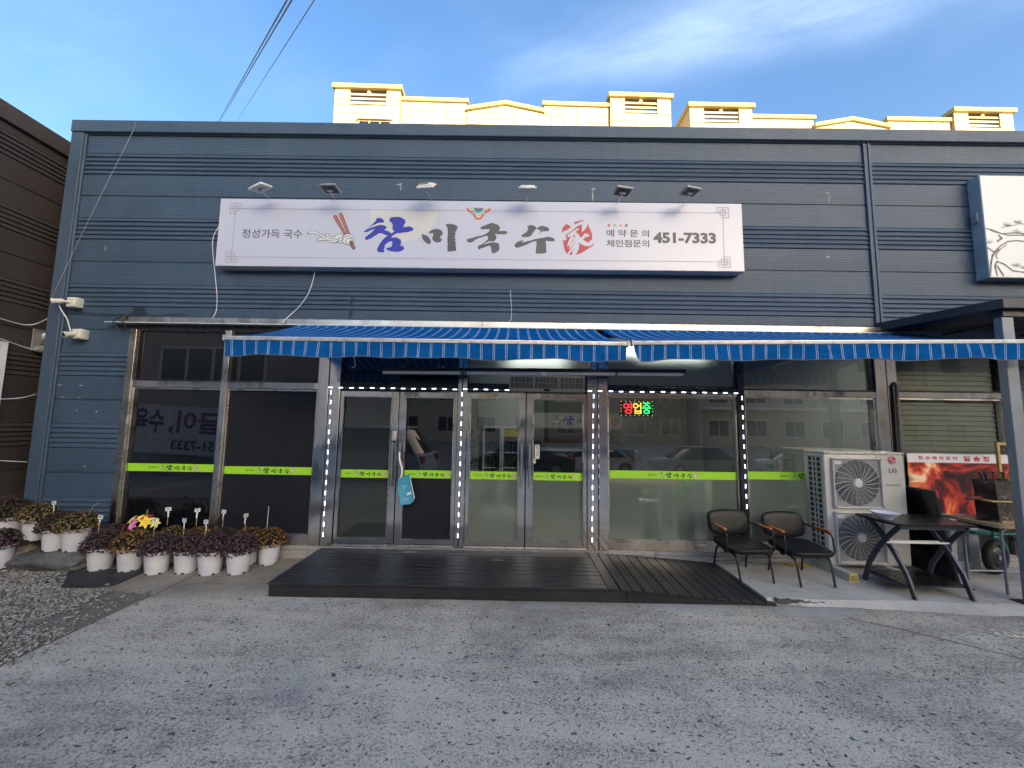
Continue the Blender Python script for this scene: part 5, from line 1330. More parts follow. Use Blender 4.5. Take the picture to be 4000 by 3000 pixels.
# second table, with marbled boxes and grill tools
m_oak = mat('table_oak', (.36, .26, .155), .45, 0, .2, 8)
t2 = thing('folding_table', 'light wood topped table with grey tube legs behind the side table', 'table', (5.5, -.69, .05))
b = MB(); b.prism([(-.535, .235), (-.465, -.24), (.6, -.24), (.6, .235)], .672, .70, 'z'); obj('tabletop', b, m_oak, t2, bev=.003)
b = MB(); b.box(-.42, .55, -.19, .19, .615, .670); obj('apron', b, m_black, t2)
for (x_, y_) in ((-.40, -.19), (-.36, .19), (.5, -.19), (.5, .19)):
    b = MB(); b.tube(bend([(x_+.10, y_, .66), (x_, y_, .64), (x_+.01, y_, 0)], .05), .0125, 10); obj('leg', b, m_post, t2, smooth=True)
b = MB(); b.tube([(-.36, .19, .10), (.5, .19, .10)], .01, 8); obj('stretcher', b, m_post, t2, smooth=True)
def marble():
    g = N('brown_marble'); co = g.coord('Object')
    v = g.n('ShaderNodeTexVoronoi', feature='DISTANCE_TO_EDGE'); v.inputs['Scale'].default_value = 14
    g.set(v.inputs['Vector'], g.mix(.25, co, g.noise(co, 9, 4)))
    e = g.rng(v.outputs[0], 0., .055, 1, 0)
    c = g.mix(g.noise(co, 7, 6), (.012, .010, .009), (.085, .062, .045))
    return g.out(g.bsdf(g.mix(g.math('MULTIPLY', g.math('MULTIPLY', e, g.rng(g.noise(co, 5, 4), 0.40, .56)), .7), c, (.36, .33, .28)), .25))
m_marble = marble()
def mbox(lab, z, w0, w1):
    t = thing('utensil_box', lab, 'utensil box', (5.33, -.70, z), (0, 0, R(3)))
    b = MB()
    v = []
    for w_, zz in ((w0, 0), (w1, .19)):
        v += [(-w_, -.10, zz), (w_, -.10, zz), (w_, .10, zz), (-w_, .10, zz)]
    b.add(v, [(0, 1, 5, 4), (1, 2, 6, 5), (2, 3, 7, 6), (3, 0, 4, 7), (0, 3, 2, 1)])
    iv = [(-w1+.012, -.088, .19), (w1-.012, -.088, .19), (w1-.012, .088, .19), (-w1+.012, .088, .19)]
    b.add(v[4:]+iv, [(0, 1, 5, 4), (1, 2, 6, 5), (2, 3, 7, 6), (3, 0, 4, 7)])
    b.add([(p[0], p[1], .05) for p in iv]+iv, [(0, 1, 2, 3), (0, 4, 5, 1), (1, 5, 6, 2), (2, 6, 7, 3), (3, 7, 4, 0)])
    obj('body', b, m_marble, t)
    b = MB(); b.box(-w1-.004, w1+.004, -.105, -.088, .183, .196); b.box(-w1-.004, w1+.004, .088, .105, .183, .196); b.box(-w1-.004, -w1+.01, -.088, .088, .183, .196); b.box(w1-.01, w1+.004, -.088, .088, .183, .196); obj('rim', b, m_black, t)
    b = MB(); b.tube(bend([(w1-.003, 0, .15), (w1+.04, 0, .155), (w1+.035, 0, .07), (w1-.01, 0, .08)], .03), .008, 8); obj('handle', b, m_black, t, smooth=True)
mbox('lower brown marbled utensil box on the light wood table', .772, .145, .155)
mbox('upper brown marbled utensil box holding grill tools', .992, .145, .158)
for z, x0, lab, yw in ((.756, 5.20, 'wooden board under the lower marbled box', 2), (.968, 5.12, 'wooden board between the two marbled boxes', -4)):
    t = thing('wooden_board', lab, 'board', (x0, -.70, z), (0, 0, R(yw)))
    b = MB(); b.box(0, .42, -.12, .12, -.004, .010); obj('board', b, mat('pale_board', (.45, .31, .13), .5, 0, .2, 9), t, bev=.003)
    b = MB(); b.box(-.13, 0, -.025, .025, -.002, .008); obj('grip', b, m_black, t, bev=.003)
for i, (dx, dy, col, lab, ln) in enumerate(((-.12, -.02, (.012, .012, .015), 'black-handled grill tool leaning left in the marbled box', (-.35, -.1)), (-.07, .03, (.02, .02, .07), 'dark blue-handled grill tool second in the marbled box', (-.3, .1)), (.02, .03, (.32, .03, .03), 'red-handled grill tool upright in the marbled box', (-.02, 0)), (.05, -.03, (.02, .08, .03), 'green-handled grill tool in the marbled box', (-.1, -.1)), (.085, .0, (.55, .40, .02), 'yellow-handled grill tool in the middle right of the marbled box', (.0, 0)), (.125, -.02, (.60, .42, .02), 'taller yellow-handled grill tool at the right of the marbled box', (.08, -.05)), (.13, .05, (.02, .02, .02), 'black-handled grill tool leaning right in the marbled box', (.35, .1)))):
    t = thing('grill_tool', lab, 'grill tool', (5.33+dx*.8, -.70+dy, 1.05), (0, 0, 0), 'grill tools standing in the upper marbled box')
    d = Vector((ln[0], ln[1], 1)).normalized()
    b = MB(); b.tube([(0, 0, 0), tuple(d*.13)], .006, 6); obj('shaft', b, m_alu, t, smooth=True)
    b = MB(); b.tube([tuple(d*.12), tuple(d*.205)], .0115, 8); obj('grip', b, mat('grip_%d' % i, col, .4), t, smooth=True)
    b = MB(); b.tube([tuple(d*.205), tuple(d*.222)], .0125, 8); obj('end_cap', b, m_black, t, smooth=True)
t = thing('wooden_stand', 'pale wooden frame stand behind the marbled boxes', 'stand', (5.80, -.36, .752))
m_pine = mat('pine_wood', (.50, .34, .13), .5, 0, .15, 9)
for x_ in (0, .5):
    b = MB(); b.box(x_, x_+.03, 0, .03, 0, .80); obj('upright', b, m_pine, t, bev=.003)
b = MB(); b.box(0, .53, 0, .03, .80, .83); obj('top_rail', b, m_pine, t, bev=.003)
# white cabinet with louvres under the table and cart wheel
t = thing('white_cabinet', 'white cabinet with a grey louvred panel under the light wood table', 'cabinet', (5.36, -.17, .05))
b = MB(); b.box(0, .34, 0, .15, 0, .62); obj('body', b, m_white, t, bev=.01, seg=2)
b = MB()
for i in range(22): b.box(.06, .20, -.012, 0, .10+i*.022, .112+i*.022)
obj('louvre', b, mat('louvre_grey', (.22, .22, .22), .5), t)
t = thing('hand_cart', 'black-tyred hand cart with a teal fender behind the table legs', 'cart', (5.68, -.33, .05))
Mx = Matrix.Translation((0, 0, .20)) @ Euler((R(90), 0, R(15))).to_matrix().to_4x4()
b = MB(); b.tube([Mx @ Vector((.155*math.cos(a*math.pi/14), .155*math.sin(a*math.pi/14), 0)) for a in range(28)], .042, 12, closed=True); obj('tyre', b, mat('tyre_black', (.012, .012, .013), .7), t, smooth=True)
b = MB(); b.lathe([(0, -.03), (.10, -.03), (.12, -.015), (.12, .015), (.10, .03), (0, .03)], 20, M=Mx); obj('wheel_disc', b, m_darkframe, t, smooth=True)
b = MB(); b.lathe([(0, -.04), (.025, -.04), (.025, .04), (0, .04)], 12, M=Mx); obj('hub', b, m_alu, t, smooth=True)
m_teal = mat('teal_paint', (.05, .28, .23), .4, 0, .1)
b = MB()
for k in range(9):
    pass
b.tube([Mx @ Vector((.225*math.cos(R(a)), .225*math.sin(R(a)), 0)) for a in range(-35, 96, 10)], .018, 8); b.tube([Mx @ Vector((.0, .225, 0)), Mx @ Vector((-.05, .44, 0)), Mx @ Vector((.45, .52, 0))], .014, 8); obj('fender', b, m_teal, t, smooth=True)
b = MB(); b.box(-.1, .7, .1, .3, .42, .46); obj('cart_bed', b, m_teal, t, bev=.01)

# ------------------------------------------------------------------ charcoal-fire poster of the next shop
def fire():
    g = N('fire_print'); co = g.coord('Object', (1, 1, 1))
    n1 = g.noise(g.coord('Object', (1.6, 1, 2.1), rot=(0, R(25), 0)), 1.25, 6, .62, 1.4)
    r = g.n('ShaderNodeValToRGB'); g.set(r.inputs[0], n1)
    e = r.color_ramp.elements; e[0].position = .34; e[0].color = (.012, .003, .004, 1); e[1].position = .67; e[1].color = (.95, .85, .68, 1)
    for p, c in ((.42, (.12, .008, .010, 1)), (.48, (.48, .03, .02, 1)), (.54, (.75, .14, .05, 1)), (.60, (.9, .5, .25, 1))):
        x = e.new(p); x.color = c
    v = g.n('ShaderNodeTexVoronoi'); v.inputs['Scale'].default_value = 2.6; g.set(v.inputs['Vector'], g.coord('Object', (1, 1, 1.5), rot=(0, R(-30), 0)))
    return g.out(g.bsdf(g.mix(g.rng(v.outputs[0], .15, .34, .92, 0), r.outputs[0], (.015, .005, .008)), .35))
t = thing('poster', 'glowing charcoal poster with a white red-lettered heading in the right window', 'poster', (5.03, -.042, 0))
b = MB(); b.box(0, 1.32, 0, .006, .66, 1.302); obj('picture', b, fire(), t)
b = MB(); b.box(0, 1.32, -.003, .006, 1.304, 1.415); obj('heading_strip', b, mat('heading_white', (.70, .71, .73), .4), t)
m_red_ink = mat('red_ink', (.50, .015, .04), .4)
link('lettering', text_mesh('참 숯 돼 지 갈 비', .135, .63, 1.34, 1.385, m_red_ink, -.0045, .03), t)
link('lettering', text_mesh('일 송 정', .71, 1.04, 1.325, 1.392, m_red_ink, -.0045, .04), t)

# ------------------------------------------------------------------ bag on the door handle
t = thing('tote_bag', 'small light blue bag hanging by its white strap from the left door handle', 'bag', (-1.40, -.10, .86))
def bag_mat():
    g = N('blue_bag'); co = g.coord('Object')
    n = g.noise(co, 7, 5)
    return g.out(g.bsdf(g.mix(n, (.035, .26, .42), (.09, .40, .55)), .35, 0, g.bump(g.noise(co, 12, 3), .02, .5)))
b = MB(); pr = [(-.03, .145), (.105, .200), (.15, .02), (.178, -.08), (.165, -.125), (.13, -.155), (.03, -.168), (.005, -.15), (-.02, .0)]
b.prism(list(pr), -.035, .0, 'y'); obj('body', b, bag_mat(), t, bev=.012, seg=2)
b = MB(); q = [(p[0], -.018, p[1]) for p in pr]; b.tube(q+[q[0]], .006, 6); obj('piping', b, m_white, t, smooth=True)
b = MB(); b.tube(bend([(-.01, -.02, .15), (.012, -.02, .25), (-.04, -.01, .40), (-.038, .01, .50), (-.03, .0, .40), (.02, -.012, .24), (.0, -.018, .15)], .05), .007, 6); obj('strap', b, m_white, t, smooth=True)
b = MB(); b.poly([(.085, -.055), (.14, -.038), (.143, -.008), (.088, -.022)], -.0385); b.line([(.03, .05), (.08, .07)], .006, -.0385); b.line([(.045, .03), (.075, .042)], .004, -.0385); b.line([(.04, -.10), (.13, -.075)], .003, -.0385); b.line([(.04, -.12), (.12, -.1)], .003, -.0386); obj('print', b, m_white, t)

# ------------------------------------------------------------------ potted chrysanthemums
m_flower = attr_mat('flower_head', .85, .25, 70)
m_pot = mat('pot_plastic', (.60, .60, .63), .45, 0, .05, 6, dirt=.12)
def mum(kind, seed):
    r = np.random.default_rng(seed); V, F, C = [], [], []
    def add(v, f, c):
        o = len(V); V.extend(v); F.extend([[o+i for i in q] for q in f]); C.extend([c]*len(v))
    pal = {'brown': [(.20, .10, .030), (.15, .072, .022), (.27, .145, .05), (.10, .052, .02)], 'purple': [(.075, .045, .048), (.095, .055, .055), (.075, .038, .05), (.055, .036, .036)], 'violet': [(.078, .042, .056), (.075, .045, .048), (.085, .040, .062), (.055, .036, .037)], 'dark': [(.055, .034, .026), (.07, .042, .03), (.045, .036, .022)], 'olive': [(.17, .11, .04), (.125, .08, .03), (.21, .145, .06)]}[kind]
    lf = [(.022, .035, .014), (.030, .042, .018), (.022, .03, .016)]
    # inner mass of stems and leaves
    for i in range(420):
        z = r.uniform(-.25, .95); a = r.uniform(0, 6.283); k = math.sqrt(max(0, 1-max(z, 0)**2))*r.uniform(.45, .97)
        p = Vector((.195*k*math.cos(a), .195*k*math.sin(a), .19*z)); d = Vector((math.cos(a)+r.normal()*.4, math.sin(a)+r.normal()*.4, r.uniform(-.6, .7))).normalized(); s = d.orthogonal().normalized()*.012
        L = r.uniform(.02, .04); add([tuple(p), tuple(p+d*L*.5+s), tuple(p+d*L), tuple(p+d*L*.5-s)], [(0, 1, 2, 3)], (*lf[r.integers(3)], 1))
    n = 330 if kind in ('brown', 'olive') else 400
    for i in range(n):
        z = (i+.5)/n*1.22-.22; a = i*2.39996+r.uniform(-.3, .3); k = math.sqrt(max(0, 1-max(z, 0)**2))*(1 if z > 0 else 1+z*.5)
        rad = r.uniform(.9, 1.08)
        p = Vector((.2*k*math.cos(a)*rad, .2*k*math.sin(a)*rad, .195*z*rad)); nn = Vector((k*math.cos(a), k*math.sin(a), z+.25)).normalized()
        nn = (nn+Vector(r.normal(size=3)*.25)).normalized(); u = nn.orthogonal().normalized(); w_ = nn.cross(u)
        s = r.uniform(.0085, .0135); c = pal[r.integers(len(pal))]; c = tuple(x*r.uniform(.75, 1.3) for x in c)
        if kind == 'violet' and r.random() < .05: c = (.20, .04, .16)
        vs = [tuple(p+nn*s*.55)]; m_ = 7
        for j in range(m_):
            t_ = 6.283*j/m_; vs.append(tuple(p+(u*math.cos(t_)+w_*math.sin(t_))*s*(1+.15*(j % 2))+nn*s*.25))
        for j in range(m_):
            t_ = 6.283*j/m_; vs.append(tuple(p+(u*math.cos(t_)+w_*math.sin(t_))*s*.6-nn*s*.5))
        fs = [(0, 1+j, 1+(j+1) % m_) for j in range(m_)] + [(1+j, 1+m_+j, 1+m_+(j+1) % m_, 1+(j+1) % m_) for j in range(m_)]
        add(vs, fs, (*c, 1))
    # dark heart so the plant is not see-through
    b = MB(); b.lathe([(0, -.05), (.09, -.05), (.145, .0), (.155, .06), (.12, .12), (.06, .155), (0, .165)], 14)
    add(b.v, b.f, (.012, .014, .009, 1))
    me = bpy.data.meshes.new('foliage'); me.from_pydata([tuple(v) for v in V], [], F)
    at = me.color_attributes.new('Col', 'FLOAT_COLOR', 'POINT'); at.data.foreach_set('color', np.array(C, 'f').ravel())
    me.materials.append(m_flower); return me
MUM = {k: [mum(k, 10*i+j) for j in range(2)] for i, k in enumerate(('brown', 'purple', 'violet', 'dark', 'olive'))}
pm = MB(); pm.lathe([(0, .0), (.098, .0), (.102, .012), (.122, .215), (.132, .218), (.133, .238), (.124, .24), (.118, .205), (0, .20)], 28)
me_pot = pm.mesh('pot', m_pot, True)
nb = MB()
for a in (-1.15, -1.95, .3, 1.6, 2.8): nb.box(-.014, .014, -.004, .004, 0, .016, Matrix.Rotation(a+math.pi/2, 4, 'Z') @ Matrix.Translation((0, -.0995, .0012)))
me_notch = nb.mesh('drain_slot', m_black)
def tagmesh():
    b = MB(); b.box(-.028, .028, -.001, .001, 0, .042); b.prism([(-.006, -.075), (.006, -.075), (.009, 0), (-.009, 0)], -.001, .001)
    b.m = 1
    for z, w_ in ((.029, .019), (.013, .015)):
        for k in range(3): b.box(-w_+k*w_*.68, -w_+k*w_*.68+w_*.5, -.0018, -.001, z-.004, z+.004)
    return b.mesh('plant_tag', [m_white, m_ink_black])
me_tag = tagmesh()
me_stick = MB().tube([(0, 0, -.12), (0, 0, .02)], .0035, 6).mesh('tag_stick', mat('bamboo', (.42, .27, .10), .6))
POTS = [ # x, y, z, scale, kind, tag(dx, z, yaw) or None, tilt, label
 (-4.66, -.51, .012, 1.0, 'purple', (-.01, .60, 0), 0, 'dark purple potted chrysanthemum with a price tag, left end of the front row'),
 (-4.31, -.52, .012, 1.02, 'brown', None, 0, 'brown potted chrysanthemum in front of the bright artificial lilies'),
 (-3.98, -.55, .0, 1.0, 'purple', (-.03, .60, 0), 0, 'dark purple potted chrysanthemum right of the brown front one'),
 (-3.68, -.51, .0, 1.0, 'purple', (-.03, .59, -.25), 0, 'dark purple potted chrysanthemum in the middle of the front row, tag slanting'),
 (-3.385, -.54, .0, 1.03, 'violet', (-.05, .57, -.15), 0, 'purple potted chrysanthemum with bright violet blooms on its left side'),
 (-3.09, -.51, .0, 1.0, 'violet', None, 0, 'violet potted chrysanthemum at the right end of the front row'),
 (-2.93, -.22, .0, .98, 'brown', None, 0, 'brown potted chrysanthemum nearest the deck, against the granite plinth'),
 (-4.12, -.24, .0, .98, 'olive', (-.02, .66, .5), 0, 'olive brown potted chrysanthemum right behind the lilies'),
 (-3.78, -.25, .0, .98, 'brown', (-.0, .655, .7), 0, 'brown potted chrysanthemum in the back row with its tag turned sideways'),
 (-3.46, -.24, .0, .95, 'dark', (-.01, .66, 0), 0, 'dark brown potted chrysanthemum in the back row below the highest tag'),
 (-3.17, -.24, .0, .98, 'brown', (-.03, .60, 1.2), 0, 'brown potted chrysanthemum in the back row behind the violet ones'),
 (-4.52, -.22, .0, .95, 'purple', None, 0, 'dark purple potted chrysanthemum behind the lilies, by the left window frame'),
 (-4.85, -.24, .03, .95, 'purple', None, 0, 'dark purple potted chrysanthemum half hidden right of the stone slab'),
 (-5.36, -.37, .168, 1.0, 'dark', (-.02, .56, -.1), 0, 'dark potted chrysanthemum on the stone slab, left one of the pair'),
 (-5.12, -.37, .168, 1.04, 'olive', None, 0, 'olive brown potted chrysanthemum on the stone slab, right one of the pair'),
 (-5.63, -.37, .285, .98, 'olive', None, .13, 'tilted white pot of olive brown chrysanthemum behind the stone slab'),
 (-6.10, -.25, .23, 1.15, 'dark', None, 0, 'greyish pot of dark chrysanthemum farthest left in the soil bed'),
 (-5.72, -.60, .035, 1.0, 'purple', None, -.05, 'dark purple potted chrysanthemum at the left edge before the boulder'),
]
for i, (x, y, z, s, kind, tg, tilt, lab) in enumerate(POTS):
    t = thing('potted_chrysanthemum', lab, 'potted plant', (x, y, z), (0, tilt, random.uniform(0, 6.28) if abs(tilt) < .01 else 0), 'white pots of chrysanthemums outside the left windows')
    t.scale = (s, s, s)
    link('pot', me_pot, t); link('drain_slot', me_notch, t)
    o = link('foliage', MUM[kind][i % 2], t, (0, 0, .255), (0, 0, i*1.7)); o['kind'] = 'stuff'; o.scale = (.9, .9, .84)
    if tg:
        Rz = t.rotation_euler.z
        p = Matrix.Rotation(-Rz, 3, 'Z') @ Vector((tg[0], -.05, 0))
        link('plant_tag', me_tag, t, (p.x, p.y, tg[1]-z*0-.04), (0, random.uniform(-.12, .12), -Rz+tg[2])); link('tag_stick', me_stick, t, (p.x, p.y+.003, tg[1]-.09))
b = MB(); b.tube([(-2.99, -.2, .35), (-2.985, -.2, .66)], .004, 6); tag(obj('plant_stake', b, mat('pale_stake', (.5, .5, .42), .5)), 'thin pale stake standing in the brown plant nearest the deck', 'stake')
b = MB(); b.tube([(-5.03, -.36, .55), (-4.98, -.36, .66), (-4.93, -.36, .69)], .004, 6); b.prism([(-4.945, .682), (-4.90, .70), (-4.905, .706), (-4.95, .69)], -.363, -.359); tag(obj('plant_stake', b, mat('dry_stake', (.36, .28, .17), .7)), 'bent dry stake in the olive plant on the stone slab', 'stake')
# artificial lilies
t = thing('artificial_lilies', 'bunch of artificial lilies in yellow, pink and red among the dark plants', 'flowers', (-4.40, -.33, .46))
for (dx, dy, dz, c, s, aim) in ((-.02, -.07, .0, (.75, .22, .42), .085, (-.3, -1, .5)), (.10, -.05, .03, (.85, .62, .03), .09, (.4, -1, .6)), (-.08, -.03, .045, (.80, .62, .25), .07, (-.5, -.7, .8)), (.05, .0, .06, (.45, .02, .03), .08, (.1, -.5, 1)), (-.12, -.08, -.035, (.70, .06, .03), .07, (-.8, -.8, .3)), (.17, -.03, .02, (.80, .72, .20), .07, (.9, -.6, .4)), (.0, -.01, .06, (.85, .66, .10), .07, (0, -.6, 1))):
    s *= .82; d = Vector(aim).normalized(); u = d.orthogonal().normalized(); w_ = d.cross(u)
    for k in range(6):
        a = k*math.pi/3; r_ = u*math.cos(a)+w_*math.sin(a); sd = d.cross(r_)
        p0 = Vector((dx, dy, dz)); b = MB(); n_ = 4; vs = []
        for j in range(n_+1):
            f = j/n_; c_ = p0+d*s*(.55*f+.15)+r_*s*(1.05*f**1.2)-d*s*.5*f*f*f; wd = sd*s*.30*math.sin(math.pi*min(.999, f*.86+.12))
            vs += [tuple(c_-wd+d*.004), tuple(c_-d*.003), tuple(c_+wd+d*.004)]
        fs = []
        for j in range(n_):
            q = 3*j; fs += [(q, q+1, q+4, q+3), (q+1, q+2, q+5, q+4)]
        b.add(vs, fs); key = 'petal_%02d%02d%02d' % tuple(int(x*99) for x in c)
        mp = bpy.data.materials.get(key) or mat(key, c, .5, 0, .12, 30)
        obj('petal', b, mp, t, smooth=180)
b = MB(); b.tube([(.02, .02, -.12), (.03, 0, .06), (.045, 0, .14)], .006, 6); b.tube([(.045, 0, .14), (.05, 0, .17)], [.01, .003], 6); obj('stem', b, mat('lily_green', (.16, .30, .03), .5), t, smooth=True)

# stones of the bed edge
def boulder(lab, loc, sx, sy, sz, seed, m, flat=.5):
    bm = bmesh.new(); bmesh.ops.create_icosphere(bm, subdivisions=4, radius=1)
    r = np.random.default_rng(seed); ph = r.uniform(0, 6, 9); off = Vector(r.uniform(-9, 9, 3))
    for v in bm.verts:
        p = v.co.normalized(); e = 3.2
        L = (abs(p.x)**e+abs(p.y)**e+abs(p.z)**e)**(1/e); q = p/L
        k = 1+.07*math.sin(3*q.x+ph[0]+2*q.y)+.05*math.sin(7*q.y+ph[1]+3*q.z)+.03*math.sin(13*q.x+ph[2]-5*q.z)+.02*math.sin(23*q.z+ph[3]+11*q.y)
        k += .16*noise.fractal(q*2.2+off, 1., 2., 5)+.06*noise.fractal(q*9+off, 1., 2., 4)
        v.co = Vector((q.x*sx*k, q.y*sy*k, q.z*sz*k))
    me = bpy.data.meshes.new('boulder'); bm.to_mesh(me); bm.free(); me.polygons.foreach_set('use_smooth', [True]*len(me.polygons)); me.materials.append(m)
    o = link('boulder', me, None, loc); return tag(o, lab, 'stone', 'stones edging the soil bed')
def rock(name, a, b_):
    g = N(name); co = g.coord('Object')
    ve = g.rng(g.noise(g.coord('Object', (2, 2, 9), rot=(0, R(4), 0)), 2.2, 8, .7, 1.), .62, .70)
    c = g.mix(g.rng(g.noise(co, 6, 8, .7), .35, .7), a, b_)
    c = g.mix(g.math('MULTIPLY', ve, .7), c, (.36, .35, .33))
    return g.out(g.bsdf(c, .85, 0, g.bump(g.noise(co, 16, 8, .7), .02, .8)))
m_rock = rock('slate_rock', (.04, .042, .043), (.16, .16, .152)); m_rock2 = rock('tan_rock', (.12, .105, .075), (.26, .235, .18))
boulder('long dark stone slab under the two pots at the bed edge', (-5.30, -.40, .07), .47, .22, .095, 3, m_rock)
boulder('rounded tan boulder left behind the long stone slab', (-5.86, -.36, .10), .22, .2, .14, 5, m_rock2)
boulder('dark stone at the back beside the wall under the tilted pot', (-5.55, -.16, .17), .3, .14, .12, 9, m_rock)
# black rubber mat lying half on the gravel
mt = MB(); P = [(-4.88, -.985), (-4.95, -.62), (-4.35, -.50), (-4.13, -.50), (-4.09, -.63), (-4.07, -.92), (-4.2, -.985), (-4.5, -1.0)]
k = len(P); base = [(x, y, .018) for x, y in P]
mt.prism(P, .008, .017, 'z')
tag(obj('rubber_mat', mt, mat('rubber_black', (.028, .028, .030), .75, 0, .2, 10, .5, 120), bev=.004), 'thin black rubber mat lying before the pots at the gravel edge', 'mat')
for x, y, s, lab in ((-4.11, -.955, .02, 'small pale pebble on the edge of the rubber mat'), (-2.9, -2.0, .012, 'tiny dark pebble on the lot left of the deck')):
    bm = bmesh.new(); bmesh.ops.create_icosphere(bm, subdivisions=2, radius=s); me = bpy.data.meshes.new('pebble'); bm.to_mesh(me); bm.free(); me.materials.append(m_rock2)
    o = link('pebble', me, None, (x, y, s*.6+(.017 if s > .015 else 0))); o.scale = (1.1, .9, .7); tag(o, lab, 'pebble')

# ------------------------------------------------------------------ brown metal building on the left
bb = thing('brown_building', 'brown ribbed metal building at the left edge', 'building', (-6.62, 0, 0))
ZT = [.06, 1.0, 1.94, 2.88, 3.82, 4.76]
for z in ZT:
    b = MB(); pr = [q for q in RP if z+q[0] < 5.5]
    if z > 4.7: pr = pr+[(5.51-z, 0.)]
    for zz, y in pr: b.v += [(-y*1.0, -1.7, z+zz), (-y*1.0, 9., z+zz)]
    for i in range(len(pr)-1): b.f.append([2*i, 2*i+1, 2*i+3, 2*i+2]); b.mi.append(0)
    obj('siding_panel', b, m_brown, bb, smooth=30)
b = MB(); b.box(-6, .05, -1.75, 9.05, 5.50, 5.735); obj('roof_cap', b, m_brown, bb, bev=.006)
b = MB(); b.box(-6, -.02, -1.7, 9., -.3, 5.5); obj('inner_wall', b, m_concrete_wall, bb)
b = MB(); b.box(-.01, .03, -.95, -.18, 1.75, 2.62)
w_ = obj('window', b, m_film_gloss, bb)
fw_ = MB(); fw_.box(-6, -.02, -1.74, -1.705, -.3, 5.5); obj('front_wall', fw_, m_brown, bb)
b = MB()
for a in ((-1.0, -.93), (-.20, -.13)): b.box(-.01, .05, a[0], a[1], 1.70, 2.67)
for a in ((1.70, 1.76), (2.61, 2.67)): b.box(-.01, .05, -.93, -.20, a[0], a[1])
obj('frame', b, m_white, w_)
t = thing('wall_vent', 'pale vent hood with a flue pipe on the brown wall beside the navy corner', 'vent', (-6.59, .26, 2.76))
b = MB(); b.box(-.02, .005, -.13, .13, -.15, .15); obj('plate', b, m_lamp_grey, t)
b = MB(); b.tube(bend([(0, 0, .08), (.09, 0, .06), (.10, 0, -.06)], .05), .042, 12); obj('flue', b, m_white, t, smooth=True)
b = MB(); b.box(.0, .15, -.11, .11, -.17, -.08); obj('hood', b, m_lamp_grey, t, bev=.02, seg=2)
for lab, p in (('upper pale cable strung along the brown wall', [(-6.55, -1.2, 2.99), (-6.53, -.5, 2.97), (-6.54, 0, 2.93), (-6.23, -.02, 3.02)]), ('middle pale cable sagging on the brown wall', [(-6.55, -1.2, 2.8), (-6.53, -.4, 2.72), (-6.53, .1, 2.62), (-6.24, -.05, 2.74)]), ('lower pale cable strung level on the brown wall', [(-6.55, -1.2, 1.9), (-6.53, -.3, 1.92), (-6.5, 0, 1.95), (-6.23, -.05, 2.0)]), ('lowest pale cable on the dark foot of the brown wall', [(-6.55, -1.2, 1.2), (-6.53, -.3, 1.17), (-6.5, 0, 1.13), (-6.23, -.05, 1.13)])):
    cable('cable', lab, 'cable', p, .006, m_cab_w)

